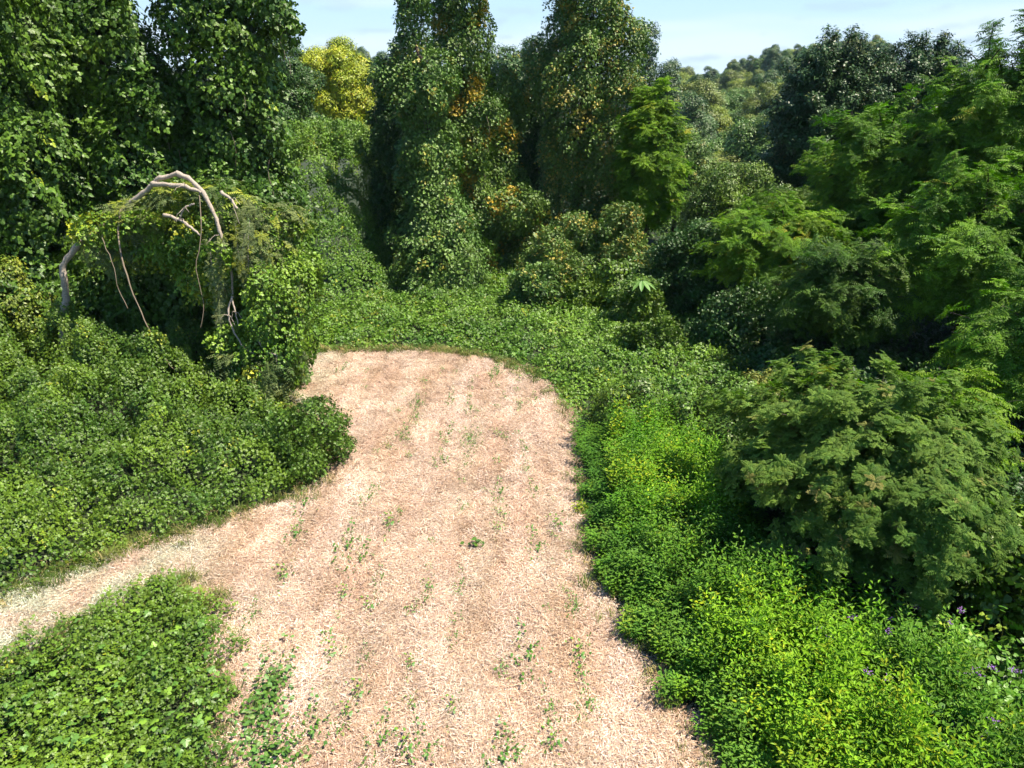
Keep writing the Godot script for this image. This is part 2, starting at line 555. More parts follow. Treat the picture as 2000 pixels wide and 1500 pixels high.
# lobes up a vine-hung column
func column(base: Vector3, top: float, r0: float, r1: float, jig := 0.35, skirt := 0.0) -> Array:
	var out := []
	var y := 0.3
	var lean := Vector3(rng.randf_range(-0.2, 0.2), 0, rng.randf_range(-0.2, 0.2))
	while y < top:
		var t := y / top
		var r: float = lerp(r0, r1, t) * rng.randf_range(0.6, 1.28) + skirt * pow(1.0 - t, 5.0)
		out.append([base + lean * t + Vector3(rng.randf_range(-1, 1) * jig * 1.4, y, rng.randf_range(-1, 1) * jig * 1.4), Vector3(r, maxf(r * rng.randf_range(0.85, 1.5), 0.6), r)])
		if rng.randf() < 0.45 and y > 1.0:
			var a := rng.randf() * TAU
			var o := Vector3(cos(a), 0, sin(a)) * r * rng.randf_range(0.75, 1.15)
			var q := r * rng.randf_range(0.4, 0.7)
			out.append([base + lean * t + o + Vector3(0, y, 0), Vector3(q, q * rng.randf_range(1.0, 1.9), q)])
		y += r * 0.7
	return out

func tree(called: String, label: String, category: String, base: Vector3, top: float, lobes: Array, kind: String, pal: Pal, dens: float, style := "crown", hole := 0.34, trunk_r := 0.16, group := "", size := 1.0, limbs := 7) -> Node3D:
	var t := thing(called, label, category, base, group)
	var head := Vector3(rng.randf_range(-0.3, 0.3), top * 0.8, rng.randf_range(-0.3, 0.3))
	part("trunk", tube(curve(Vector3(0, -0.2, 0), head, Vector3(rng.randf_range(-0.25, 0.25), 0, rng.randf_range(-0.2, 0.2)), 8), trunk_r, trunk_r * 0.3, 9), bark, t)
	var far := lobes.duplicate()
	for i in mini(limbs, far.size()):
		var lb: Array = far[(i * 7 + 3) % far.size()]
		var e: Vector3 = (lb[0] as Vector3) - base
		var s := head * clampf((e.y - Vector2(e.x, e.z).length() * 0.6) / maxf(head.y, 0.5), 0.12, 0.97)
		part("limb", tube(curve(s, e, Vector3(0, -0.15, 0), 4), trunk_r * 0.42, trunk_r * 0.12, 6), bark, t)
	var L := Leaves.new()
	grow(L, lobes, dens, pal, style, hole, size)
	scatter("crown", kind, L, t, base).set_meta("kind", "stuff")
	return t

func hang_vines(t: Node3D, lobes: Array, n: int, toward := Vector3(0, 0, 1)) -> void:
	for i in n:
		var lb: Array = lobes[rng.randi() % lobes.size()]
		var c: Vector3 = lb[0]
		var r: Vector3 = lb[1]
		var a := rng.randf_range(-1.1, 1.1)
		var d := toward.rotated(UP, a)
		var p := c + d * r * 1.06 - t.position
		var l := rng.randf_range(0.8, 2.4)
		var pts := []
		for k in 7:
			pts.append(p + Vector3(sin(k * 1.3 + i) * 0.08, -l * k / 6.0, cos(k * 0.9 + i) * 0.07) + d * 0.05)
		part("vine", tube(pts, 0.013, 0.006, 5), vine_mat, t)

# ------------------------------------------------------------------ palettes (linear albedo)
func p_kudzu() -> Pal: return Pal.new(Color(0.029, 0.076, 0.008), Color(0.086, 0.16, 0.015), Color(0.2, 0.25, 0.02), 0.006)
func p_kudzu_lit() -> Pal: return Pal.new(Color(0.035, 0.084, 0.008), Color(0.112, 0.186, 0.014), Color(0.24, 0.27, 0.02), 0.008)
func p_meadow() -> Pal: return Pal.new(Color(0.046, 0.120, 0.010), Color(0.125, 0.23, 0.018), Color(0.26, 0.28, 0.02), 0.02)
func p_kudzu_pale() -> Pal: return Pal.new(Color(0.050, 0.115, 0.018), Color(0.115, 0.20, 0.036), Color(0.28, 0.25, 0.04), 0.04)
func p_autumn() -> Pal: return Pal.new(Color(0.046, 0.10, 0.014), Color(0.115, 0.185, 0.026), Color(0.40, 0.26, 0.02), 0.6, 0.22)
func p_bronze() -> Pal: return Pal.new(Color(0.046, 0.104, 0.014), Color(0.115, 0.19, 0.028), Color(0.32, 0.25, 0.04), 0.14)
func p_bright() -> Pal: return Pal.new(Color(0.070, 0.165, 0.009), Color(0.18, 0.29, 0.012), Color(0.30, 0.28, 0.02), 0.02)
func p_pinnate() -> Pal: return Pal.new(Color(0.046, 0.125, 0.010), Color(0.155, 0.28, 0.017), Color(0.24, 0.24, 0.03), 0.006)
func p_oak() -> Pal: return Pal.new(Color(0.024, 0.062, 0.018), Color(0.045, 0.095, 0.028), Color(0.12, 0.13, 0.03), 0.03)
func p_locust() -> Pal: return Pal.new(Color(0.078, 0.152, 0.026), Color(0.172, 0.268, 0.052), Color(0.26, 0.24, 0.08), 0.04)
func p_yellow() -> Pal: return Pal.new(Color(0.17, 0.245, 0.012), Color(0.32, 0.36, 0.015), Color(0.42, 0.38, 0.02), 0.12)
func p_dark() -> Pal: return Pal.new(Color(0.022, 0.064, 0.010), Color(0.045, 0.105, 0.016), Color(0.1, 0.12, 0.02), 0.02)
func p_weed() -> Pal: return Pal.new(Color(0.085, 0.22, 0.014), Color(0.20, 0.355, 0.018), Color(0.34, 0.40, 0.02), 0.1)
func p_weed_green() -> Pal: return Pal.new(Color(0.052, 0.145, 0.015), Color(0.115, 0.235, 0.022), Color(0.2, 0.28, 0.03), 0.05)

# ------------------------------------------------------------------ ground
func land(x: float, z: float) -> float:
	var d := -z
	var s := smoothstep(48.0, 80.0, d)
	var ramp := clampf((d - 80.0) / 210.0, 0.0, 1.15)
	var side := 0.28 * clampf(x - 60.0, 0.0, 42.0) + 0.07 * clampf(60.0 - x, 0.0, 180.0)
	return -4.0 * s + ramp * (8.0 + side) + s * clump.get_noise_2d(x * 0.08, z * 0.08) * 2.5

func build_ground() -> void:
	# one sheet to the horizon; cells grow with distance
	var xs := []
	var zs := []
	var v := 0.0
	while v < 800.0:
		xs.append(v)
		v += 1.0 if v < 30.0 else v * 0.07
	for i in range(1, xs.size()): zs.append(xs[i])
	var all := []
	for i in range(xs.size() - 1, 0, -1): all.append(-xs[i])
	all.append_array(xs)
	var st := SurfaceTool.new()
	st.begin(Mesh.PRIMITIVE_TRIANGLES)
	st.set_smooth_group(0)
	for i in all.size() - 1:
		for j in all.size() - 1:
			var q := []
			for c in [[0, 0], [1, 0], [1, 1], [0, 1]]:
				var x: float = all[i + c[0]]
				var z: float = all[j + c[1]]
				q.append(Vector3(x, land(x, z) - 0.02, z))
			for k in [0, 1, 2, 0, 2, 3]:
				st.add_vertex(q[k])
	st.generate_normals()
	var m := StandardMaterial3D.new()
	m.albedo_texture = noise_tex(0.03, Color(0.09, 0.13, 0.045), Color(0.16, 0.21, 0.07), 2)
	m.uv1_triplanar = true
	m.uv1_world_triplanar = true
	m.uv1_scale = Vector3(0.3, 0.3, 0.3)
	m.roughness = 0.95
	var o := part("ground", st.commit(), m, self)
	tag(o, "dark soil under the vines and the wooded slopes beyond", "ground", "", "structure")
	# the mown strip: a sheet of chopped straw with low ruts
	st = SurfaceTool.new()
	st.begin(Mesh.PRIMITIVE_TRIANGLES)
	st.set_smooth_group(0)
	var step := 0.2
	for i in range(-70, 26):
		for j in range(-132, -14):
			var x := i * step
			var z := j * step
			var w := Vector2(lump.get_noise_2d(x * 3.0, z * 3.0), lump.get_noise_2d(x * 3.0 + 50.0, z * 3.0)) * 0.3
			if not Geometry2D.is_point_in_polygon(Vector2(x + step * 0.5, z + step * 0.5) + w, STRIP):
				continue
			var q := []
			for c in [[0, 0], [1, 0], [1, 1], [0, 1]]:
				var px: float = x + c[0] * step
				var pz: float = z + c[1] * step
				q.append(Vector3(px, strip_h(px, pz), pz))
			for k in [0, 1, 2, 0, 2, 3]:
				var p: Vector3 = q[k]
				st.set_color(straw_tone(p.x, p.z) * Color(0.36, 0.24, 0.16))
				st.add_vertex(p)
	st.generate_normals()
	m = StandardMaterial3D.new()
	m.vertex_color_use_as_albedo = true
	m.albedo_texture = noise_tex(0.12, Color(0.72, 0.70, 0.68), Color(1, 1, 1), 6)
	m.uv1_triplanar = true
	m.uv1_world_triplanar = true
	m.uv1_scale = Vector3(0.8, 0.8, 0.8)
	m.roughness = 0.9
	o = part("mown_strip", st.commit(), m, self)
	tag(o, "tan mown strip of dry chopped straw between the green banks", "path", "", "structure")

func strip_h(x: float, z: float) -> float:
	return 0.03 + 0.018 * sin(x * 7.5 + lump.get_noise_2d(x, z) * 2.0) + 0.03 * lump.get_noise_2d(x * 1.2, z * 1.2)

func straw_tone(x: float, z: float) -> Color:
	var a := lump.get_noise_2d(x * 0.9 + 90.0, z * 0.9)
	var b := clump.get_noise_2d(x * 2.2, z * 0.9 + 30.0)
	var row := clump.get_noise_2d(x * 6.0 + z * 0.25, z * 0.22 + 70.0)
	var v := 0.95 + a * 0.22 + b * 0.18 + row * 0.24
	return Color(v, v * (0.985 + b * 0.1), v * (1.03 + b * 0.2 + row * 0.1))

func edge_distance(p: Vector2, poly: PackedVector2Array) -> float:
	var best := 1e9
	for i in poly.size():
		var q := Geometry2D.get_closest_point_to_segment(p, poly[i], poly[(i + 1) % poly.size()])
		best = minf(best, q.distance_squared_to(p))
	return sqrt(best)

# ------------------------------------------------------------------ far woods
func build_far_woods() -> void:
	var kinds := ["olive tree", "dark green tree", "yellow-green tree", "rust-tinted tree", "mid-green tree"]
	var pals := [Pal.new(Color(0.085, 0.125, 0.02), Color(0.15, 0.185, 0.03)), Pal.new(Color(0.035, 0.08, 0.022), Color(0.06, 0.115, 0.03)), Pal.new(Color(0.12, 0.185, 0.015), Color(0.21, 0.25, 0.02)), Pal.new(Color(0.075, 0.125, 0.02), Color(0.165, 0.19, 0.03)), Pal.new(Color(0.055, 0.125, 0.018), Color(0.10, 0.175, 0.03))]
	var protos := []
	var shapes := [Vector3(3.6, 3.8, 3.6), Vector3(3.0, 5.0, 3.0), Vector3(4.2, 3.6, 4.2), Vector3(2.4, 4.8, 2.4)]
	for k in 5:
		for s in 2:
			var r: Vector3 = shapes[(k + s * 2) % 4]
			var c := Vector3(0, 3.2 + r.y, 0)
			var lobes := egg(c, r, 13, 1.45, 1.0)
			var L := Leaves.new()
			grow(L, lobes, 4.2, pals[k], "crown", 0.42, 1.0, 0.35)
			protos.append([L, k, c.y])
	var spots := []
	var g := RandomNumberGenerator.new()
	g.seed = 77
	var z := -74.0
	while z > -318.0:
		var gap: float = 5.0 + (-z) * 0.009
		var x := -150.0
		while x < 190.0:
			var px := x + g.randf_range(-0.45, 0.45) * gap
			var pz := z + g.randf_range(-0.45, 0.45) * gap
			var t := px / -pz
			if (t > 0.19 and t < 0.46 and pz > -312.0) or (t > -0.24 and t < -0.16 and pz < -150.0):
				spots.append(Vector3(px, land(px, pz) - 0.3, pz))
			x += gap
		z -= gap * 0.95
	var meshes := []
	for pr in protos:
		var holder := Node3D.new()
		var mm := scatter("crown", "far", pr[0], holder)
		mm.set_meta("proto", 1)
		meshes.append(mm.multimesh)
		holder.free()
	var trunk := tube(curve(Vector3(0, -0.4, 0), Vector3(0.2, 6.0, 0), Vector3(0.2, 0, 0), 4), 0.28, 0.1, 6)
	for i in spots.size():
		var p: Vector3 = spots[i]
		var pick: int = g.randi() % protos.size()
		if protos[pick][1] == 3 and g.randf() < 0.6: pick = g.randi() % 6
		var k: int = protos[pick][1]
		var where := "on the wooded hill behind the clearing" if p.x > 0.0 else "on the far ridge behind the yellow tree"
		var near: String = ["at the foot, ", "on the lower slope, ", "half-way up, ", "near the crest, "][clampi(int((-p.z - 74.0) / 60.0), 0, 3)]
		var s := g.randf_range(0.6, 1.15)
		var big := "small" if s < 0.78 else "large" if s > 0.97 else "middling"
		if p.x > 0.0:
			var bearing := p.x / -p.z
			where = "hill behind the lime feathery tree" if bearing < 0.28 else "hill in the open gap before the oaks" if bearing < 0.36 else "hill behind the oaks"
		else:
			where = "ridge behind the yellow tree"
		var t := thing("hill_tree", "%s %s, %s%s" % [big, kinds[k], near, where], "tree", p, "trees on the far wooded hill")
		t.rotation.y = g.randf() * TAU
		t.scale = Vector3(s, s * g.randf_range(0.85, 1.15), s)
		part("trunk", trunk, bark, t)
		var c := MultiMeshInstance3D.new()
		c.name = "crown"
		c.set_meta("kind", "stuff")
		c.multimesh = meshes[pick]
		t.add_child(c)

# ------------------------------------------------------------------ trees behind the draped ones
func build_back_trees() -> void:
	var b := Vector3(-13.2, land(-13, -58), -58)
	tree("yellow_tree", "bright yellow-green tree turning gold behind the kudzu slope", "tree", b, 12.6, egg(Vector3(-13.1, 8.8, -58), Vector3(2.9, 3.6, 2.7), 30, 1.0), "broad", p_yellow(), 18.0, "crown", 0.3, 0.2, "", 1.25)
	b = Vector3(-13.6, 0, -45)
	tree("round_tree", "dark round-topped tree between the tall vine wall and the yellow tree", "tree", b, 11.5, egg(Vector3(-13.4, 8.2, -45), Vector3(1.9, 3.4, 2.0), 18, 1.0), "broad", p_dark(), 14.0, "crown", 0.34, 0.2, "", 1.1)
	b = Vector3(-10.2, land(-10, -64), -64)
	tree("olive_tree", "olive-green tree standing just beside the yellow tree", "tree", b, 10.5, egg(Vector3(-10.2, 6.2, -64), Vector3(1.9, 3.2, 1.9), 16, 1.0), "broad", p_kudzu_pale(), 10.0, "crown", 0.34, 0.2, "", 1.3)
	b = Vector3(0.4, land(0.4, -53), -53)
	tree("airy_tree", "airy pale green tree with sky showing through, between the two tall vine towers", "tree", b, 13.0, egg(Vector3(0.6, 8.6, -53), Vector3(3.4, 4.4, 2.6), 24, 1.05, 0.7), "oak", Pal.new(Color(0.04, 0.09, 0.025), Color(0.07, 0.13, 0.04)), 8.5, "crown", 0.22, 0.22, "", 1.2)
	b = Vector3(10.2, land(10, -58), -58)
	tree("slender_tree", "slender dark tree with pointed tops right behind the bronze vine tower", "tree", b, 13.0, column(Vector3(9.6, 3.0, -58), 10.2, 1.5, 0.5, 0.3) + column(Vector3(11.3, 3.0, -57.6), 7.8, 1.5, 0.5, 0.3), "broad", Pal.new(Color(0.028, 0.072, 0.025), Color(0.05, 0.10, 0.035)), 12.0, "crown", 0.36, 0.2, "", 1.25)
	# two oaks with glossy leaves
	limbed_tree("oak_tree", "dark glossy oak with one tall ragged top, nearer the hill", Vector3(18.0, 0, -45), Vector3(18.0, 6.6, -45), Vector3(3.5, 5.6, 3.3), 2.2, 165, "oak", p_oak(), 1.15, 0.21, 0.25, "pair of dark oaks", 0.95)
	limbed_tree("oak_tree", "dark glossy oak with a broad flat top, standing among the feathery trees", Vector3(24.4, 0, -47), Vector3(24.2, 7.2, -47), Vector3(3.8, 5.2, 3.3), 2.4, 165, "oak", p_oak(), 1.15, 0.21, 0.25, "pair of dark oaks", 0.95)
	b = Vector3(-23.0, 0, -35)
	tree("hazy_tree", "olive tree filling the chink in the middle of the outer vine wall", "tree", b, 12.0, egg(Vector3(-22.6, 7.0, -35), Vector3(3.4, 5.5, 3.0), 26, 1.3), "broad", p_kudzu(), 13.0, "crown", 0.4, 0.24, "", 1.3)
	b = Vector3(-17.0, 0, -34)
	tree("hazy_tree", "olive tree seen through the slit between the two taller vine pillars", "tree", b, 9.0, egg(Vector3(-16.6, 5.4, -34), Vector3(3.0, 3.8, 2.6), 22, 1.2), "broad", p_kudzu(), 13.0, "crown", 0.4, 0.24, "", 1.3)
	# a tree far behind the vine wall
	b = Vector3(-25.0, 0, -40)
	tree("hazy_tree", "yellowish tree showing between the two leftmost vine walls", "tree", b, 15.0, egg(Vector3(-25.0, 11.0, -40), Vector3(3.4, 4.5, 3.0), 24, 1.2), "broad", Pal.new(Color(0.07, 0.12, 0.015), Color(0.16, 0.2, 0.02)), 11.0, "crown", 0.34, 0.24, "", 1.2)

# ------------------------------------------------------------------ vine-draped trees
func build_draped_trees() -> void:
	var t: Node3D
	var b: Vector3
	var lb: Array
	# the wall of vines at the side of the bank
	b = Vector3(-16.6, 0, -24.0)
	lb = column(b, 16.0, 2.3, 1.8, 0.5, 0.6) + column(b + Vector3(-2.4, 0, 1.6), 15.0, 2.2, 1.6, 0.5)
	t = tree("draped_tree", "tall tree buried in kudzu, the outermost of the vine wall", "tree", b, 15.5, lb, "kudzu_big", p_kudzu(), 24.0, "drape", 0.42, 0.3, "trees buried in kudzu", 1.0, 4)
	hang_vines(t, lb, 8, Vector3(0.5, 0, 0.85))
	b = Vector3(-13.4, 0, -26.5)
	lb = column(b, 14.4, 1.9, 1.0, 0.3, 0.5) + column(b + Vector3(1.2, 0, -1.0), 8.2, 1.4, 0.7, 0.3) + [[b + Vector3(-0.9, 9.6, 0.3), Vector3(1.1, 1.3, 1.0)]]
	t = tree("draped_tree", "kudzu-buried tree with a dark hollow at mid height, middle of the vine wall", "tree", b, 14.0, lb, "kudzu_big", p_kudzu(), 24.0, "drape", 0.33, 0.3, "trees buried in kudzu", 1.0, 4)
	hang_vines(t, lb, 12, Vector3(0.4, 0, 0.9))
	b = Vector3(-10.0, 0, -27.5)
	lb = column(b + Vector3(0.2, 1.5, 0), 14.2, 1.6, 1.35, 0.25) + [[b + Vector3(1.5, 11.6, 0.2), Vector3(0.9, 0.7, 0.9)], [b + Vector3(2.15, 11.2, 0.3), Vector3(0.55, 0.45, 0.6)], [b + Vector3(2.5, 10.8, 0.3), Vector3(0.35, 0.35, 0.4)], [b + Vector3(0.4, 13.5, 0), Vector3(1.7, 1.6, 1.6)]]
	t = tree("draped_tree", "kudzu pillar with a leafy arm reaching into the sky above the arched dead tree", "tree", b, 15.0, lb, "kudzu_big", p_kudzu(), 24.0, "drape", 0.4, 0.3, "trees buried in kudzu", 1.0, 4)
	hang_vines(t, lb, 10, Vector3(0.4, 0, 0.9))
	b = Vector3(-11.3, 0, -33.0)
	lb = column(b, 8.2, 1.3, 0.9, 0.3, 0.3)
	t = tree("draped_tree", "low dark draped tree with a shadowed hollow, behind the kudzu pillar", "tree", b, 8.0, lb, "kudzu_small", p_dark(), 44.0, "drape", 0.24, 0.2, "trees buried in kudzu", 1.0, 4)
	# towers in the middle
	b = Vector3(-3.75, 0, -35.4)
	lb = column(b, 9.6, 1.5, 0.85, 0.25, 1.3) + column(b + Vector3(-0.8, 7.5, -0.6), 6.8, 0.95, 0.4, 0.25) + [[b + Vector3(-1.6, 9.6, -0.4), Vector3(0.95, 0.9, 0.8)], [b + Vector3(-0.5, 8.6, 0.1), Vector3(1.0, 1.0, 0.9)]]
	t = tree("draped_tree", "sunlit vine-wrapped tower with a flared foot at the end of the mown strip", "tree", b, 13.0, lb, "kudzu", p_kudzu_pale(), 28.5, "drape", 0.42, 0.22, "trees buried in kudzu", 1.15, 4)
	hang_vines(t, lb, 8)
	b = Vector3(-5.9, 0, -38.6)
	lb = column(b, 8.4, 1.7, 1.1, 0.35, 0.3) + [[b + Vector3(0.3, 9.2, 0), Vector3(1.1, 0.9, 1.0)]]
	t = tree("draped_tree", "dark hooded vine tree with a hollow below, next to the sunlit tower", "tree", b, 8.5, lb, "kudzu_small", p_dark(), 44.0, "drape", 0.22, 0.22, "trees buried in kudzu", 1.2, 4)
	b = Vector3(-2.4, 0, -38.8)
	lb = column(b, 15.8, 1.6, 0.95, 0.35, 0.4) + [[b + Vector3(1.0, 7.9, 0.7), Vector3(1.0, 1.2, 0.9)], [b + Vector3(0.5, 6.3, 1.2), Vector3(0.9, 1.3, 0.8)]]
	t = tree("draped_tree", "tall vine-hung tree flecked with orange autumn leaves", "tree", b, 15.0, lb, "kudzu", p_autumn(), 28.5, "drape", 0.36, 0.26, "trees buried in kudzu", 1.2, 5)
	hang_vines(t, lb, 6)
	b = Vector3(-0.4, 0, -40.5)
	lb = column(b, 9.2, 1.5, 0.8, 0.35, 0.6) + [[b + Vector3(0.6, 3.4, 2.6), Vector3(1.3, 1.2, 1.0)], [b + Vector3(-1.0, 3.0, 2.4), Vector3(1.1, 1.0, 0.9)]]
	t = tree("draped_tree", "shorter vine tree with yellow streamers in the gap between the tall towers", "tree", b, 9.0, lb, "kudzu", p_autumn(), 27.3, "drape", 0.22, 0.22, "trees buried in kudzu", 1.2, 4)
	b = Vector3(1.3, 0, -45.5)
	lb = column(b, 9.4, 1.7, 1.0, 0.4, 0.4)
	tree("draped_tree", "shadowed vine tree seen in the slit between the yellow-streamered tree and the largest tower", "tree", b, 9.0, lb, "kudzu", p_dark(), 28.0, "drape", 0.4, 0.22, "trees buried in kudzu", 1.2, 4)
	b = Vector3(3.4, 0, -41)
	lb = column(b + Vector3(0, 4.5, 0), 11.6, 2.2, 1.7, 0.5) + column(b + Vector3(1.6, 0, 0.8), 9.8, 1.5, 1.1, 0.35) + [[b + Vector3(-1.6, 10.0, 0.2), Vector3(1.2, 1.5, 1.2)], [b + Vector3(2.3, 11.0, 0.2), Vector3(1.2, 1.6, 1.2)], [b + Vector3(1.8, 5.0, 1.8), Vector3(1.2, 1.5, 1.0)]]
	t = tree("draped_tree", "largest vine tower, broad and bronze flecked, with black shade beneath", "tree", b, 15.5, lb, "kudzu", p_bronze(), 27.3, "drape", 0.28, 0.34, "trees buried in kudzu", 1.2, 6)
	hang_vines(t, lb, 8)

# ------------------------------------------------------------------ trees on the shaded side of the strip
func build_trees_on_the_slope_side() -> void:
	var F := "feathery-leaved trees"
	var P := p_pinnate()
	limbed_tree("feathery_tree", "bright lime feathery tree leaning on the bronze vine tower", Vector3(6.7, 0, -37.0), Vector3(6.7, 5.4, -37), Vector3(1.75, 4.0, 1.6), 1.2, 84, "pinnate", p_bright(), 0.95, 0.22, 0.14, F, 0.85)
	limbed_tree("feathery_tree", "low spreading lime-green feathery tree above the dark hollow", Vector3(10.5, 0, -28.4), Vector3(10.3, 2.9, -28.4), Vector3(3.2, 2.3, 2.8), 1.2, 70, "pinnate", p_bright(), 0.95, 0.25, 0.15, F)
	limbed_tree("feathery_tree", "shaded deep green feathery tree below the second oak", Vector3(15.2, 0, -32.0), Vector3(15.3, 5.2, -32), Vector3(3.2, 3.7, 3.0), 2.0, 84, "pinnate", P, 1.0, 0.28, 0.2, F)
	limbed_tree("feathery_tree", "tallest feathery tree, its top level with the oaks", Vector3(18.2, 0, -28.2), Vector3(18.0, 6.8, -28.2), Vector3(3.6, 4.6, 3.3), 2.4, 120, "pinnate", P, 1.0, 0.28, 0.25, F)
	limbed_tree("feathery_tree", "wide feathery tree with drooping fronds behind the fine-leaved locust", Vector3(14.6, 0, -23.2), Vector3(14.3, 3.8, -23.2), Vector3(3.1, 3.3, 2.8), 1.5, 96, "pinnate", P, 1.0, 0.26, 0.2, F)
	limbed_tree("feathery_tree", "small shaded feathery tree with yellowing leaves under the lime spreading one", Vector3(10.6, 0, -23.0), Vector3(10.4, 2.6, -22.8), Vector3(2.4, 2.2, 1.9), 1.0, 46, "pinnate", Pal.new(Color(0.035, 0.09, 0.012), Color(0.085, 0.15, 0.018), Color(0.26, 0.25, 0.03), 0.012), 0.95, 0.26, 0.12, F)
	limbed_tree("feathery_tree", "dark feathery sapling tree in the gap beside the fine-leaved locust", Vector3(13.4, 0, -17.6), Vector3(13.2, 2.4, -17.6), Vector3(2.3, 2.3, 2.0), 0.9, 50, "pinnate", P, 1.0, 0.26, 0.12, F)
	limbed_tree("feathery_tree", "small yellow-green sumac hugging the fine-leaved locust", Vector3(9.9, 0, -15.2), Vector3(9.8, 1.7, -15.0), Vector3(1.4, 1.4, 1.3), 0.6, 30, "pinnate", p_bright(), 0.9, 0.24, 0.07, F, 0.8)
	limbed_tree("feathery_tree", "feathery tree rising at the frame's edge between the tallest one and the wide one", Vector3(19.6, 0, -23.6), Vector3(19.0, 5.0, -23.6), Vector3(2.8, 4.2, 2.6), 1.8, 80, "pinnate", P, 1.0, 0.27, 0.2, F)
	# the locust close to the camera
	limbed_tree("locust_tree", "grey-green fine-leaved locust with tan seed clusters, bushy and wide", Vector3(7.05, 0, -13.6), Vector3(6.35, 2.0, -12.4), Vector3(2.5, 2.1, 3.2), 0.5, 105, "locust", p_locust(), 0.92, 0.11, 0.085, "", 0.9)
	var b: Vector3
	var lb: Array
	limbed_tree("feathery_tree", "low dark feathery tree filling the hollow under the deep green one", Vector3(12.6, 0, -26.6), Vector3(12.6, 1.9, -26.4), Vector3(1.8, 1.6, 1.6), 0.6, 40, "pinnate", p_dark(), 0.95, 0.24, 0.1, F)
	limbed_tree("feathery_tree", "low dark feathery tree in the gap behind the wide drooping one", Vector3(16.8, 0, -19.6), Vector3(16.6, 2.2, -19.6), Vector3(2.2, 1.9, 1.9), 0.7, 46, "pinnate", P, 0.95, 0.24, 0.1, F)
	# filling between the oaks and the lime tree
	b = Vector3(12.6, 0, -42.5)
	lb = egg(Vector3(12.4, 2.6, -42.5), Vector3(2.8, 2.6, 2.2), 22, 1.0)
	tree("broadleaf_tree", "rounded mid-green tree below the open view to the hill", "tree", b, 4.6, lb, "broad", p_kudzu_lit(), 14.0, "crown", 0.34, 0.18, "", 1.1, 6)
	b = Vector3(10.4, 0, -47.5)
	lb = egg(Vector3(10.2, 4.2, -47.5), Vector3(1.9, 3.2, 1.8), 20, 0.9)
	tree("broadleaf_tree", "pale green tree peeping out behind the bright lime feathery tree", "tree", b, 7.0, lb, "broad", p_kudzu_pale(), 13.0, "crown", 0.34, 0.18, "", 1.1, 6)
	b = Vector3(13.6, 0, -36.5)
	lb = egg(Vector3(13.4, 2.7, -36.5), Vector3(2.7, 1.6, 2.2), 20, 0.9, 0.7)
	tree("broadleaf_tree", "flat-topped leafy tree just in front of the first oak", "tree", b, 4.0, lb, "pinnate", p_kudzu_lit(), 16.8, "crown", 0.32, 0.18, "", 1.1, 6)

# ------------------------------------------------------------------ shrubs
func shrub(label: String, base: Vector3, r: Vector3, n: int, lobe: float, kind: String, pal: Pal, dens: float, style := "drape", hole := 0.3, size := 1.2) -> Node3D:
	var c := base + Vector3(0, r.y * 0.95, 0)
	return tree("shrub", label, "shrub", base, r.y * 1.6, egg(c, r, n, lobe, 0.75), kind, pal, dens, style, hole, 0.05, "shrubs round the clearing", size, 5)

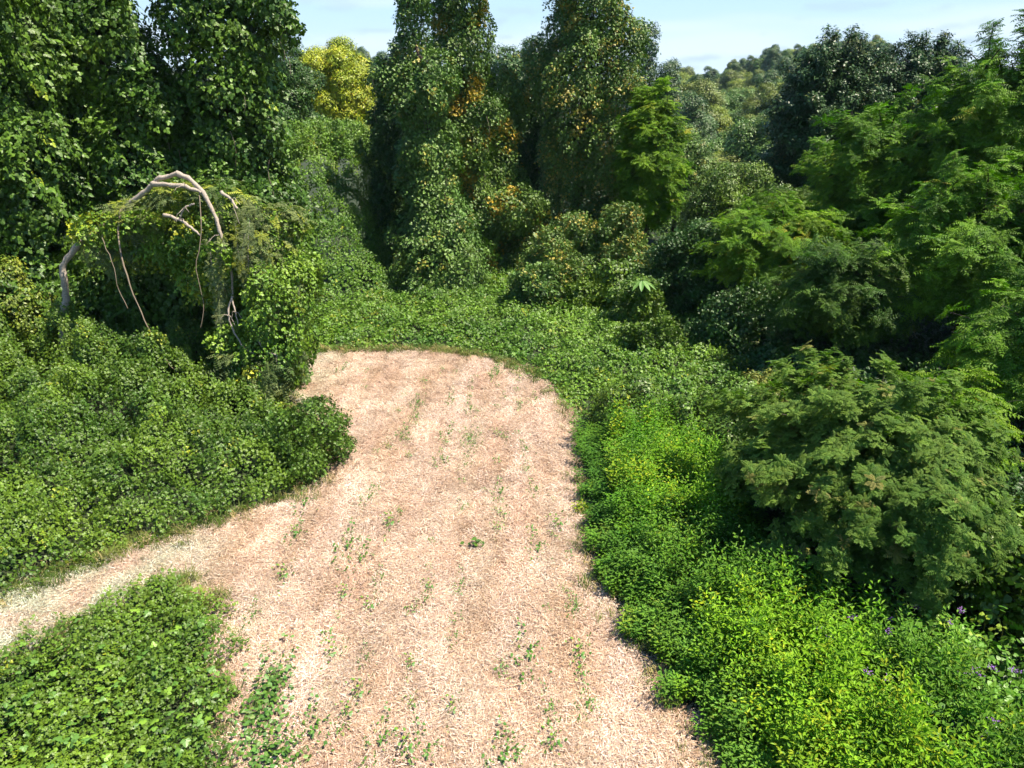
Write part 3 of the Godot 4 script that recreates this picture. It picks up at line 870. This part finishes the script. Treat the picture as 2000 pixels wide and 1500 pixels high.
func build_shrubs() -> void:
	shrub("broad vine-covered shrub with gold flecks under the bronze tower", Vector3(2.5, 0, -34.0), Vector3(1.7, 1.9, 1.3), 16, 0.75, "kudzu_small", p_bronze(), 36.0)
	shrub("vine-covered shrub with a dark cave below, beside the gold-flecked one", Vector3(4.6, 0, -33.6), Vector3(1.5, 2.0, 1.2), 16, 0.7, "kudzu_small", p_bronze(), 36.0, "drape", 0.24)
	shrub("neat rounded shrub with its shaded side to the strip, in front of the bronze tower", Vector3(1.15, 0, -31.4), Vector3(1.15, 1.0, 1.0), 14, 0.5, "kudzu_small", p_kudzu_pale(), 44.0)
	shrub("upright shrub with autumn specks between the rounded one and the cave", Vector3(2.3, 0, -32.4), Vector3(0.95, 1.3, 0.9), 12, 0.5, "kudzu_small", p_bronze(), 40.0)
	shrub("leafy shrub with large pale leaves behind the little star-leaved tree", Vector3(4.7, 0, -31.4), Vector3(1.3, 1.1, 1.0), 12, 0.55, "vine_leaf", p_kudzu_lit(), 34.0)
	shrub("small shrub at the shadow's edge in front of the star-leaved tree", Vector3(5.1, 0, -25.2), Vector3(0.95, 0.62, 0.8), 10, 0.42, "kudzu_small", p_kudzu_lit(), 44.0)
	shrub("low shrub in front of the cave, its top in sun", Vector3(3.3, 0, -31.0), Vector3(1.1, 0.75, 0.9), 10, 0.5, "kudzu_small", p_kudzu_lit(), 44.0)
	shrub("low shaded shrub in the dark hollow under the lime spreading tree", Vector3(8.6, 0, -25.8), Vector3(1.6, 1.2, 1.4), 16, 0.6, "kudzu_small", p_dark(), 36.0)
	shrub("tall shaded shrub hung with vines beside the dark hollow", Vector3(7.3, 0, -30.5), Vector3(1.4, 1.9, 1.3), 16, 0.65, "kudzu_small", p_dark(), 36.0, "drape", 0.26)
	shrub("thin yellowish shrub with bare twigs in front of the shade", Vector3(6.9, 0, -19.0), Vector3(0.75, 0.85, 0.7), 9, 0.32, "broad", Pal.new(Color(0.09, 0.13, 0.02), Color(0.19, 0.2, 0.035)), 22.0, "crown", 0.12, 0.7)
	shrub("dark low shrub at the corner where the verge bends", Vector3(3.2, 0, -18.6), Vector3(1.0, 0.7, 0.8), 12, 0.42, "broad", p_kudzu_lit(), 26.0, "crown", 0.3, 0.8)
	shrub("shaded shrub between the verge weeds and the fine-leaved locust", Vector3(5.4, 0, -17.6), Vector3(1.3, 0.8, 1.0), 12, 0.5, "broad", p_kudzu(), 24.0, "crown", 0.28, 0.85)
	shrub("rounded vine bush with a drooping tip on the bend of the strip", Vector3(-5.05, 0, -16.5), Vector3(1.0, 0.85, 0.9), 16, 0.42, "kudzu_small", p_kudzu(), 50.0, "drape", 0.36, 0.75)
	shrub("large-leaved vine bush beside the fine-leaved locust", Vector3(8.55, 0, -10.7), Vector3(0.9, 1.05, 1.0), 14, 0.45, "vine_leaf", p_kudzu_lit(), 44.0, "drape", 0.2, 0.95)
	# the little star-leaved tree
	var b := Vector3(5.1, 0, -28.2)
	tree("star_leaved_tree", "little tree with a star of big drooping leaves, casting shade on the meadow", "tree", b, 2.0, egg(Vector3(5.0, 1.25, -28.3), Vector3(0.9, 0.9, 0.8), 10, 0.5, 0.7), "kudzu", p_kudzu_lit(), 24.0, "drape", 0.4, 0.06, "", 0.9, 5)
	var t := thing("star_leaved_sapling", "crown of long pale leaves spreading like a star on the little tree", "plant", Vector3(4.95, 2.15, -27.7))
	t.set_meta("group", "star-leaved plants")
	var m := Mesher.new()
	for i in 11:
		var a := TAU * i / 11.0
		m.leaf(Vector3(cos(a), 0.35, sin(a)) * 0.08, Vector3(cos(a), 0.1, sin(a)), (UP + Vector3(cos(a), 0, sin(a)) * 0.3).normalized(), 0.62, 0.2, Color(0.085, 0.185, 0.028) * shade(0.85, 1.2, 0.05), 0.3)
		m.stick(Vector3(0, -0.5, 0), Vector3(cos(a), 0.35, sin(a)) * 0.08, 0.01, Color(0.1, 0.12, 0.04))
	part("leaf_star", m.done(leaf_mat(0.5, 0.5, Color(0.4, 0.5, 0.1))), null, t)

# ------------------------------------------------------------------ the arched dead-topped tree
func build_arched_tree() -> void:
	var b := Vector3(-13.6, 0, -21.6)
	var t := thing("arched_tree", "bare grey trunk bent into an arch, its vine-loaded crown hanging to the ground", "tree", b)
	var trunk := [Vector3(-13.75, -0.2, -21.4), Vector3(-13.6, 1.2, -21.2), Vector3(-13.42, 2.0, -21.1), Vector3(-13.38, 2.5, -21.1), Vector3(-13.1, 3.1, -21.1), Vector3(-12.95, 3.7, -21.0), Vector3(-12.9, 4.1, -21.0), Vector3(-12.55, 4.55, -21.05), Vector3(-12.1, 4.9, -21.0), Vector3(-11.3, 5.4, -21.1), Vector3(-10.5, 6.0, -21.05), Vector3(-10.1, 6.25, -21.0), Vector3(-9.75, 6.52, -20.95), Vector3(-9.45, 6.6, -20.95), Vector3(-9.2, 6.68, -20.9)]
	var rel := func(a: Array) -> Array:
		var o := []
		for q in a: o.append((q as Vector3) - b)
		return o
	part("trunk", tube(smooth(rel.call(trunk)), 0.115, 0.058, 10), bark_pale, t)
	var arms := [
		[[Vector3(-9.2, 6.68, -20.9), Vector3(-8.75, 6.5, -20.8), Vector3(-8.4, 6.1, -20.7), Vector3(-8.15, 5.5, -20.6), Vector3(-8.05, 5.1, -20.5), Vector3(-7.95, 4.5, -20.5), Vector3(-7.9, 3.9, -20.5), Vector3(-7.95, 3.4, -20.5)], 0.075, 0.028],
		[[Vector3(-9.9, 6.4, -20.9), Vector3(-9.4, 6.4, -20.75), Vector3(-8.9, 6.35, -20.7), Vector3(-8.5, 6.2, -20.7)], 0.07, 0.05],
		[[Vector3(-9.6, 5.6, -20.6), Vector3(-9.1, 5.5, -20.5), Vector3(-8.8, 5.3, -20.4), Vector3(-8.55, 5.1, -20.35)], 0.05, 0.03],
		[[Vector3(-8.7, 5.9, -20.6), Vector3(-8.95, 5.8, -20.5), Vector3(-9.1, 5.55, -20.5)], 0.025, 0.02],
		[[Vector3(-8.0, 6.2, -20.8), Vector3(-7.7, 6.05, -20.6), Vector3(-7.5, 5.8, -20.5)], 0.05, 0.03],
		[[Vector3(-7.9, 3.4, -20.3), Vector3(-8.0, 2.9, -20.1), Vector3(-7.85, 2.4, -20.0), Vector3(-7.6, 2.0, -19.9), Vector3(-7.3, 1.8, -19.9)], 0.03, 0.015],
		[[Vector3(-7.9, 3.4, -20.3), Vector3(-7.8, 3.0, -20.1), Vector3(-7.7, 2.6, -20.0)], 0.03, 0.012],
		[[Vector3(-7.2, 2.2, -20.0), Vector3(-7.0, 1.9, -19.9), Vector3(-6.7, 1.8, -19.85), Vector3(-6.4, 1.6, -19.8)], 0.03, 0.015],
	]
	for a in arms:
		part("limb", tube(smooth(rel.call(a[0])), a[1], a[2], 8), bark_pale, t)
	for i in 16:
		var a0: Array = arms[i % 8][0]
		var p: Vector3 = a0[1 + rng.randi() % (a0.size() - 2)]
		var e := p + Vector3(rng.randf_range(-0.35, 0.4), rng.randf_range(-0.7, 0.1), rng.randf_range(0.0, 0.4))
		part("twig", tube(smooth(rel.call([p, p.lerp(e, 0.5) + Vector3(0, 0.08, 0), e])), 0.013, 0.004, 5), bark_pale, t)
	# hanging vine stems under the arch
	var strands := [
		[Vector3(-10.95, 5.72, -21.0), Vector3(-10.9, 5.0, -20.5), Vector3(-10.7, 4.0, -20.2), Vector3(-10.45, 3.0, -20.1), Vector3(-10.15, 2.2, -20.0), Vector3(-9.75, 1.5, -19.8), Vector3(-9.2, 1.1, -19.6)],
		[Vector3(-11.5, 5.35, -21.0), Vector3(-11.35, 5.0, -20.5), Vector3(-11.1, 4.4, -20.3), Vector3(-11.0, 3.6, -20.2), Vector3(-10.8, 3.1, -20.1)],
		[Vector3(-8.55, 6.3, -20.75), Vector3(-8.5, 5.2, -20.3), Vector3(-8.7, 4.2, -20.1), Vector3(-8.6, 3.3, -20.0), Vector3(-8.75, 2.6, -19.9)],
	]
	for i in strands.size():
		part("vine", tube(smooth(rel.call(strands[i])), 0.03 if i == 0 else 0.014, 0.008, 6), vine_mat, t)
	# the crown: grey feathery leaves on top, kudzu below
	var L := Leaves.new()
	var top := [[Vector3(-10.4, 5.4, -21.4), Vector3(1.2, 0.6, 0.9)], [Vector3(-9.2, 5.7, -21.3), Vector3(1.2, 0.7, 0.9)], [Vector3(-7.9, 5.7, -21.3), Vector3(1.1, 0.7, 0.9)], [Vector3(-6.9, 5.4, -21.3), Vector3(1.0, 0.5, 0.8)], [Vector3(-7.3, 4.6, -21.0), Vector3(1.0, 1.0, 0.8)], [Vector3(-11.6, 4.4, -21.6), Vector3(1.0, 0.6, 0.8)], [Vector3(-8.0, 1.3, -19.9), Vector3(0.75, 0.6, 0.5)], [Vector3(-6.8, 1.2, -20.0), Vector3(0.7, 0.8, 0.6)], [Vector3(-7.4, 0.9, -19.9), Vector3(0.7, 0.6, 0.5)]]
	grow(L, top, 13.0, Pal.new(Color(0.085, 0.135, 0.04), Color(0.19, 0.22, 0.085), Color(0.26, 0.29, 0.03), 0.2), "crown", 0.1, 0.8, 0.6)
	var grey := Pal.new(Color(0.10, 0.145, 0.05), Color(0.20, 0.235, 0.10), Color(0.26, 0.29, 0.03), 0.15)
	for i in 15:
		var x := rng.randf_range(-8.6, -5.9)
		var a0 := Vector3(x, rng.randf_range(3.6, 5.6) - absf(x + 7.4) * 0.4, -20.6)
		var l := rng.randf_range(1.0, 3.2)
		var dx := rng.randf_range(-0.35, 0.35)
		var line := []
		for k in 6:
			line.append(a0 + Vector3(dx * k / 5.0, -l * k / 5.0, 0.35 * sin(k * 0.6)) - b)
		part("twig", tube(line, 0.014, 0.005, 5), bark_pale, t)
		var w := 0.1
		while w < l:
			var p := a0 + Vector3(dx * w / l, -w, 0.35 * sin(w / l * 3.0) + rng.randf_range(0.0, 0.15))
			L.put(p, frame(Vector3(rng.randf_range(-0.6, 0.6), 0.6, 0.8), Vector3.DOWN + rv() * 0.5, rng.randf_range(0.45, 0.75)), tint(grey, p))
			w += rng.randf_range(0.16, 0.34)
	scatter("crown", "pinnate", L, t, b).set_meta("kind", "stuff")
	L = Leaves.new()
	var hang := [[Vector3(-10.3, 4.7, -21.6), Vector3(1.3, 0.8, 0.8)], [Vector3(-9.0, 4.9, -21.4), Vector3(1.4, 0.9, 0.9)], [Vector3(-8.9, 3.7, -21.5), Vector3(1.0, 0.9, 0.7)], [Vector3(-7.2, 4.4, -21.3), Vector3(1.1, 1.1, 0.9)], [Vector3(-6.6, 3.3, -21.0), Vector3(0.85, 1.2, 0.8)], [Vector3(-7.1, 2.5, -20.6), Vector3(0.7, 1.0, 0.7)], [Vector3(-6.5, 2.0, -20.4), Vector3(0.6, 1.2, 0.6)], [Vector3(-6.2, 3.9, -21.3), Vector3(0.7, 0.8, 0.7)], [Vector3(-8.1, 5.4, -21.4), Vector3(1.5, 0.5, 0.8)], [Vector3(-11.5, 5.2, -20.8), Vector3(0.75, 0.5, 0.5)], [Vector3(-7.4, 1.2, -20.1), Vector3(0.8, 0.9, 0.5)], [Vector3(-10.2, 5.5, -20.75), Vector3(0.6, 0.3, 0.35)], [Vector3(-8.2, 4.6, -20.35), Vector3(0.4, 0.5, 0.3)], [Vector3(-6.9, 3.2, -20.2), Vector3(0.6, 1.1, 0.5)], [Vector3(-8.2, 2.0, -20.4), Vector3(0.6, 0.7, 0.5)], [Vector3(-6.6, 5.2, -21.4), Vector3(0.8, 0.4, 0.7)]]
	grow(L, hang, 30.0, Pal.new(Color(0.06, 0.14, 0.012), Color(0.15, 0.245, 0.018), Color(0.30, 0.32, 0.015), 0.5, 0.18), "drape", 0.3, 0.85, 0.8)
	scatter("vine_leaves", "kudzu", L, t, b).set_meta("kind", "stuff")
	# the curtain of kudzu behind and under the arch
	var c := Vector3(-10.6, 0, -23.4)
	var lb := [[c + Vector3(-1.6, 2.2, 0.2), Vector3(1.6, 2.2, 1.0)], [c + Vector3(0.4, 2.3, 0.0), Vector3(1.6, 2.4, 1.0)], [c + Vector3(2.2, 1.8, 0.6), Vector3(1.3, 2.0, 1.0)], [c + Vector3(3.2, 1.1, 1.4), Vector3(1.1, 1.4, 1.0)], [c + Vector3(-3.2, 1.8, 0.0), Vector3(1.3, 1.9, 1.0)]]
	tree("kudzu_curtain", "curtain of big-leaved kudzu hanging in the shade beneath the arched trunk", "vine", c, 4.0, lb, "kudzu_big", p_kudzu(), 26.0, "drape", 0.36, 0.12, "", 1.0, 3)
	# yellow-green bush in front of the bare trunk
	shrub("yellow-green bush at the foot of the bare arched trunk", Vector3(-15.9, 0.8, -21.8), Vector3(1.5, 1.6, 1.0), 14, 0.6, "broad", Pal.new(Color(0.08, 0.13, 0.015), Color(0.17, 0.21, 0.02)), 22.0, "crown", 0.3, 0.9)

# ------------------------------------------------------------------ ground cover
func cover(L: Leaves, poly: PackedVector2Array, dens: float, pal: Pal, height: Callable, size: float, view := 1e9) -> void:
	var lo := Vector2(1e9, 1e9)
	var hi := -lo
	for q in poly:
		lo = lo.min(q)
		hi = hi.max(q)
	var total := int(dens * (hi.x - lo.x) * (hi.y - lo.y))
	for i in total:
		var q := Vector2(rng.randf_range(lo.x, hi.x), rng.randf_range(lo.y, hi.y))
		var w := Vector2(lump.get_noise_2d(q.x * 2.5, q.y * 2.5), lump.get_noise_2d(q.x * 2.5 + 50.0, q.y * 2.5)) * 0.35
		if not Geometry2D.is_point_in_polygon(q + w + Vector2(rng.randfn(0, 0.17), rng.randfn(0, 0.17)), poly):
			continue
		var y: float = height.call(q.x, q.y)
		var n := Vector3(y - float(height.call(q.x + 0.15, q.y)), 0.15, y - float(height.call(q.x, q.y + 0.15))).normalized()
		# steep faces need more leaves
		var extra := clampi(int(1.0 / maxf(n.y, 0.16) + rng.randf()), 1, 6)
		for k in extra:
			var p := Vector3(q.x, y + rng.randf_range(-0.16, 0.06), q.y)
			if k > 0:
				p.y = maxf(0.05, y - rng.randf() * minf(0.9, 0.12 / maxf(n.y, 0.1)))
			L.put(p, frame(n + rv() * 0.3, Vector3(cos(rng.randf() * TAU), -0.3, sin(rng.randf() * TAU)) + Vector3(n.x, 0, n.z), size * rng.randf_range(0.8, 1.2)), tint(pal, p))

func bank_h(x: float, z: float) -> float:
	var d := edge_distance(Vector2(x, z), BANK)
	var far := smoothstep(-10.0, -24.0, z)
	return (0.35 + (0.7 + 1.15 * far) * (1.0 - exp(-d / 2.2))) * (1.0 + lump.get_noise_2d(x, z) * 0.9) * smoothstep(-0.25, 0.3, d) + lump.get_noise_2d(x * 2.3, z * 2.3) * 0.4
func near_h(x: float, z: float) -> float:
	return 0.30 + lump.get_noise_2d(x * 1.6, z * 1.6) * 0.28 + 0.12 * smoothstep(-5.0, -9.0, x)
func meadow_h(x: float, z: float) -> float:
	var d := edge_distance(Vector2(x, z), MEADOW)
	var slope := 6.4 * smoothstep(-29.5, -39.5, z + 0.28 * (x + 9.0)) * smoothstep(-5.0, -8.4, x)
	return 0.12 + 0.4 * (1.0 - exp(-d / 1.6)) + lump.get_noise_2d(x * 1.1, z * 1.1) * 0.42 * clampf(d, 0.1, 1.0) + slope * (1.0 + lump.get_noise_2d(x * 0.9, z * 0.9 + 9.0) * 0.25)
func vine_h(x: float, z: float) -> float:
	return 0.75 + lump.get_noise_2d(x * 1.7, z * 1.7) * 0.7
func thicket_h(x: float, z: float) -> float:
	return 0.45 + lump.get_noise_2d(x * 0.9, z * 0.9) * 0.9 * smoothstep(5.0, 8.0, x + 0.2 * (-z - 12.0)) + 0.5 * smoothstep(-18.0, -26.0, z)

func build_ground_cover() -> void:
	var L := Leaves.new()
	cover(L, BANK, 60.0, p_kudzu_lit(), bank_h, 0.68)
	tag(scatter("kudzu_bank", "kudzu", L, self), "thick bank of kudzu swelling up from the mown path to the vine wall", "kudzu", "", "stuff")
	L = Leaves.new()
	cover(L, NEAR, 125.0, p_kudzu_lit(), near_h, 0.6)
	var near := thing("kudzu_patch", "pointed patch of big-leaved kudzu between the path's two branches", "kudzu", Vector3(-6.4, 0, -8.6))
	scatter("leaf_mass", "kudzu", L, near, near.position).set_meta("kind", "stuff")
	big_leaves(near)
	L = Leaves.new()
	cover(L, MEADOW, 34.0, p_meadow(), meadow_h, 1.2)
	tag(scatter("kudzu_meadow", "kudzu_small", L, self), "green meadow of low kudzu rolling from the strip's end to the draped trees", "kudzu", "", "stuff")
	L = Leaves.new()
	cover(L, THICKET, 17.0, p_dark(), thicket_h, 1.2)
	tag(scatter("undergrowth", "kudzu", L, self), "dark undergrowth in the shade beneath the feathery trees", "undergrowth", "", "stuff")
	L = Leaves.new()
	for i in 7500:
		var q := Vector2(rng.randf_range(-70, 60), rng.randf_range(-80, -24))
		if Geometry2D.is_point_in_polygon(q, MEADOW) or Geometry2D.is_point_in_polygon(q, THICKET) or Geometry2D.is_point_in_polygon(q, BANK) or (q.x > -9.5 and q.y > -44.0 and q.x < 9.0):
			continue
		var p := Vector3(q.x, land(q.x, q.y) + rng.randf_range(0.0, 0.9) + lump.get_noise_2d(q.x * 0.4, q.y * 0.4), q.y)
		L.put(p, frame(UP + rv() * 0.5, rv(), rng.randf_range(0.8, 1.4)), tint(p_kudzu(), p))
	tag(scatter("scrub", "far", L, self), "scrub filling the hollow behind the draped trees", "scrub", "", "stuff")
	# weeds along the shaded verge: lime at the near end and mid-way, deeper green between
	var A := Leaves.new()
	var B := Leaves.new()
	for i in 7800:
		var q := Vector2(rng.randf_range(1.6, 9.0), rng.randf_range(-18.6, -4.5))
		var w := Vector2(lump.get_noise_2d(q.x * 2.5, q.y * 2.5), lump.get_noise_2d(q.x * 2.5 + 50.0, q.y * 2.5)) * 0.4
		if not Geometry2D.is_point_in_polygon(q + w + Vector2(rng.randfn(0, 0.14), rng.randfn(0, 0.14)), VERGE):
			continue
		if q.x > 5.5 and rng.randf() < 0.45:
			continue
		var d := edge_distance(q, VERGE)
		var tall := (0.45 + 0.75 * smoothstep(0.0, 1.0, d)) * (1.0 + lump.get_noise_2d(q.x * 1.5, q.y * 1.5) * 0.6 + lump.get_noise_2d(q.x * 4.0, q.y * 4.0) * 0.4) * rng.randf_range(0.75, 1.15)
		if q.y > -10.2: tall *= 1.15
		if gaps.get_noise_2d(q.x * 1.6, q.y * 1.6) > 0.3 or (q.x > 2.9 and absf(q.y + 10.9 + lump.get_noise_2d(q.x * 2.0, 3.0)) < 0.35):
			continue
		var lime := smoothstep(-10.6, -9.4, q.y) * smoothstep(5.7, 4.9, q.x) + smoothstep(-11.9, -12.9, q.y) * smoothstep(-17.8, -16.6, q.y) * 0.95
		lime *= smoothstep(0.15, 0.6, d)
		lime += clump.get_noise_2d(q.x * 1.2, q.y * 1.2) * 0.6
		var bs := frame(UP + rv() * 0.16, Vector3(cos(i), 0, sin(i)), 1.0)
		bs = Basis(bs.x * 0.95, bs.y * tall, bs.z * 0.95)
		var p := Vector3(q.x, 0.0, q.y)
		if rng.randf() < lime:
			A.put(p, bs, tint(p_weed(), p))
		else:
			B.put(p, bs, tint(p_weed_green(), p))
	tag(scatter("lime_weeds", "weed", A, self), "dense lime-green weeds catching the sun along the strip's edge", "weeds", "", "stuff")
	tag(scatter("green_weeds", "weed", B, self), "deeper green tall weeds mixed in along the shaded verge", "weeds", "", "stuff")
	L = Leaves.new()
	cover(L, PackedVector2Array([Vector2(5.3, -9.9), Vector2(6.4, -10.3), Vector2(7.6, -9.4), Vector2(8.5, -4.5), Vector2(5.6, -4.5)]), 34.0, p_weed_green(), vine_h, 0.85)
	tag(scatter("corner_vines", "vine_leaf", L, self), "tangle of broad-leaved vines beside the lime weeds in the near corner", "vines", "", "stuff")
	# grass fringing the strip
	L = Leaves.new()
	for i in STRIP.size():
		var a := STRIP[i]
		var c := STRIP[(i + 1) % STRIP.size()]
		if a.y > -6.0 and c.y > -6.0:
			continue
		var n := int(a.distance_to(c) * (46.0 if (a.x < 0.6 and a.x < -5.4) or a.y < -22.0 else 12.0))
		for k in n:
			var q := a.lerp(c, rng.randf()) + Vector2(rng.randfn(0, 0.22), rng.randfn(0, 0.22))
			var p := Vector3(q.x, 0.02, q.y)
			L.put(p, frame(UP + rv() * 0.25, rv(), rng.randf_range(0.5, 1.0)), tint(Pal.new(Color(0.07, 0.13, 0.02), Color(0.17, 0.2, 0.05), Color(0.42, 0.32, 0.16), 0.25), p))
	tag(scatter("grass_fringe", "grass", L, self), "short grass fringing the edge of the straw strip", "grass", "", "stuff")

# the biggest leaves of the near patch, each a leaf of its own
func big_leaves(t: Node3D) -> void:
	var shapes := []
	var mats := []
	for v in 4:
		var m := Mesher.new()
		var n := (UP + rv() * 0.2).normalized()
		m.leaf(Vector3(0, 0, 0.03), Vector3(0, 0, 1), n, 0.13, 0.115, Color.WHITE, 0.2 + 0.06 * v)
		m.leaf(Vector3.ZERO, Vector3(1, 0, 0.35), n, 0.11, 0.09, Color.WHITE, 0.25)
		m.leaf(Vector3.ZERO, Vector3(-1, 0, 0.35), n, 0.11, 0.09, Color.WHITE, 0.25)
		m.stick(Vector3(0, -0.14, -0.05), Vector3(0, 0, 0.02), 0.003, Color(1.3, 1.0, 1.1))
		shapes.append(m.done(null))
		var lm := leaf_mat(0.48, 0.5, Color(0.42, 0.55, 0.10))
		var c: Color = [Color(0.07, 0.16, 0.02), Color(0.11, 0.22, 0.022), Color(0.15, 0.27, 0.02), Color(0.09, 0.19, 0.03)][v]
		lm.albedo_color = c.linear_to_srgb()
		mats.append(lm)
	var made := 0
	while made < 280:
		var q := Vector2(rng.randf_range(-9.5, -4.2), rng.randf_range(-10.6, -6.6))
		if not Geometry2D.is_point_in_polygon(q, NEAR) or rng.randf() > 0.25 + 0.75 * smoothstep(-10.5, -7.5, q.y):
			continue
		made += 1
		var o := part("leaf", shapes[made % 4], mats[rng.randi() % 4], t)
		var p := Vector3(q.x, near_h(q.x, q.y) + rng.randf_range(0.04, 0.12), q.y) - t.position
		o.transform = Transform3D(frame(UP + rv() * 0.45, rv(), rng.randf_range(0.45, 0.72)), p)

# ------------------------------------------------------------------ straw litter
func build_straw() -> void:
	var L := Leaves.new()
	for i in 26000:
		var q := Vector2(rng.randf_range(-13.0, 4.2), rng.randf_range(-26.0, -5.5))
		var w := Vector2(lump.get_noise_2d(q.x * 3.0, q.y * 3.0), lump.get_noise_2d(q.x * 3.0 + 50.0, q.y * 3.0)) * 0.3
		if not Geometry2D.is_point_in_polygon(q + w + Vector2(rng.randfn(0, 0.12), rng.randfn(0, 0.12)), STRIP):
			continue
		var p := Vector3(q.x, strip_h(q.x, q.y), q.y)
		var c := straw_tone(q.x, q.y)
		# fresh greenish clippings on the side branch
		var green := smoothstep(-5.2, -7.6, q.x) * 0.9 * smoothstep(-0.35, 0.3, clump.get_noise_2d(q.x * 2.0, q.y * 2.0) + 0.15)
		c = c.lerp(Color(0.80, 1.12, 1.15), green)
		c *= rng.randf_range(0.8, 1.2)
		L.put(p, frame(UP + rv() * 0.14, rv(), rng.randf_range(0.8, 1.15)), c)
	tag(scatter("straw_litter", "straw", L, self), "chopped dry straw and leaf scraps lying on the mown strip", "straw", "", "stuff")

# ------------------------------------------------------------------ regrowth on the strip
func tuft_mesh(n: int, spread: Vector2, size: float, col: Color) -> ArrayMesh:
	var m := Mesher.new()
	for i in n:
		var p := Vector3(rng.randfn(0, spread.x), rng.randf_range(0.02, 0.06 + size * 1.4), rng.randfn(0, spread.y))
		var a := rng.randf() * TAU
		var c := col * shade(0.7, 1.35)
		var l := size * rng.randf_range(0.6, 1.2)
		m.leaf(p, Vector3(cos(a), 0.1, sin(a)), (UP + rv() * 0.6).normalized(), l, l * 0.75, c)
		m.stick(Vector3(p.x * 0.8, 0.0, p.z * 0.8), p, 0.003, c)
	return m.done(leaf_mat(0.5, 0.5, Color(0.4, 0.5, 0.1)))

func build_small_plants() -> void:
	var green := Color(0.065, 0.15, 0.018)
	var meshes := [tuft_mesh(34, Vector2(0.08, 0.13), 0.05, green), tuft_mesh(60, Vector2(0.11, 0.26), 0.05, green), tuft_mesh(20, Vector2(0.05, 0.07), 0.045, green), tuft_mesh(46, Vector2(0.08, 0.32), 0.035, Color(0.11, 0.15, 0.04))]
	var spots := [Vector2(-2.34, -23.47), Vector2(-2.86, -20.53), Vector2(-2.75, -19.02), Vector2(-0.21, -18.01), Vector2(0.54, -15.21), Vector2(-0.66, -15.21), Vector2(-0.22, -14.07), Vector2(-3.35, -12.87), Vector2(-1.63, -11.51), Vector2(-4.36, -11.83), Vector2(-0.97, -11.67), Vector2(-1.83, -10.85), Vector2(-2.57, -10.92), Vector2(0.25, -9.68), Vector2(-4.08, -9.86), Vector2(-2.43, -8.44), Vector2(-1.21, -7.71), Vector2(-2.85, -8.95), Vector2(-2.35, -8.84), Vector2(-1.86, -7.97), Vector2(-1.68, -16.65), Vector2(0.86, -13.25), Vector2(-5.72, -23.47), Vector2(-1.18, -22.73), Vector2(-1.91, -16.37), Vector2(-0.24, -20.94), Vector2(0.14, -18.33)]
	for r in [-4.6, -3.2, -2.6, -1.7, -1.1, -0.3, 0.4, 0.95]:
		for k in 15:
			var z := rng.randf_range(-23.5, -7.5)
			var q := Vector2(r + rng.randfn(0, 0.07) + (z + 15.0) * 0.03, z)
			if Geometry2D.is_point_in_polygon(q, STRIP) and edge_distance(q, STRIP) > 0.35:
				spots.append(q)
	for i in spots.size():
		var q: Vector2 = spots[i]
		var far := "half-way up" if q.y < -12.0 and q.y > -17.5 else "at the far end of" if q.y < -17.0 else "on the near part of"
		var o := part(numbered("weed_tuft"), meshes[(i * 5 + i / 3) % 4], null, self)
		o.position = Vector3(q.x, strip_h(q.x, q.y), q.y)
		o.rotation.y = rng.randf_range(-0.2, 0.2)
		var s := rng.randf_range(0.6, 1.3)
		o.scale = Vector3(s, s, s * rng.randf_range(1.0, 1.5))
		tag(o, "%s weed tuft %s, %s the strip" % [["compact green", "trailing green", "tiny green", "thin yellowish"][(i * 5 + i / 3) % 4], "on the bank side" if q.x < -2.2 else "in the middle rows" if q.x < 0.1 else "on the verge side", far], "weed", "weed tufts on the mown strip")
	# purple flower heads among the near weeds
	var fm := Mesher.new()
	for i in 26:
		var a := i * 2.4
		var d := Vector3(cos(a), rng.randf_range(0.2, 1.0), sin(a)).normalized()
		fm.blade(d * rng.randf_range(0.01, 0.06) + Vector3(rng.randf_range(-0.05, 0.05), 0, rng.randf_range(-0.05, 0.05)), d, UP, 0.03, 0.02, Color(0.16, 0.08, 0.27) * shade(0.7, 1.4, 0.08))
	fm.stick(Vector3(0, -0.6, 0), Vector3(0, 0.02, 0), 0.004, Color(0.06, 0.1, 0.03))
	var flower := fm.done(leaf_mat(0.6, 0.4, Color(0.3, 0.2, 0.4)))
	var bloom := 0
	while bloom < 28:
		var q := Vector2(rng.randf_range(4.6, 7.3), rng.randf_range(-10.2, -6.4))
		if not Geometry2D.is_point_in_polygon(q, VERGE) or clump.get_noise_2d(q.x * 2.0, q.y * 2.0) < -0.05:
			continue
		bloom += 1
		var o := part(numbered("purple_flower"), flower, null, self)
		o.position = Vector3(q.x, rng.randf_range(0.8, 1.15), q.y)
		o.rotation.y = rng.randf() * TAU
		tag(o, "small purple flower head rising among the deep green weeds below the fine-leaved locust", "flower", "purple flowers in the near weeds")
	# larger ones that stand out
	var big := [["long tongue of kudzu regrowth next to the pointed near patch", Vector2(-3.72, -8.6), 520, Vector2(0.16, 0.5), 0.08], ["kudzu regrowth patch trailing down from the long tongue", Vector2(-3.3, -7.5), 360, Vector2(0.18, 0.4), 0.08], ["largest green weed patch in the far half of the strip", Vector2(-1.12, -17.9), 180, Vector2(0.17, 0.45), 0.055], ["single oblong weed patch at the side of the far rows", Vector2(-2.94, -18.2), 100, Vector2(0.1, 0.28), 0.055], ["dark leafy seedling alone in mid strip", Vector2(-0.7, -12.85), 22, Vector2(0.09, 0.06), 0.1], ["sparse spread of seedlings inside the near patch's frayed edge", Vector2(-4.3, -7.8), 170, Vector2(0.26, 0.7), 0.06]]
	for e in big:
		var q: Vector2 = e[1]
		var o := part(numbered("regrowth_patch"), tuft_mesh(e[2], e[3], e[4], Color(0.065, 0.145, 0.02)), null, self)
		o.position = Vector3(q.x, 0.04, q.y)
		tag(o, e[0], "weed patch")
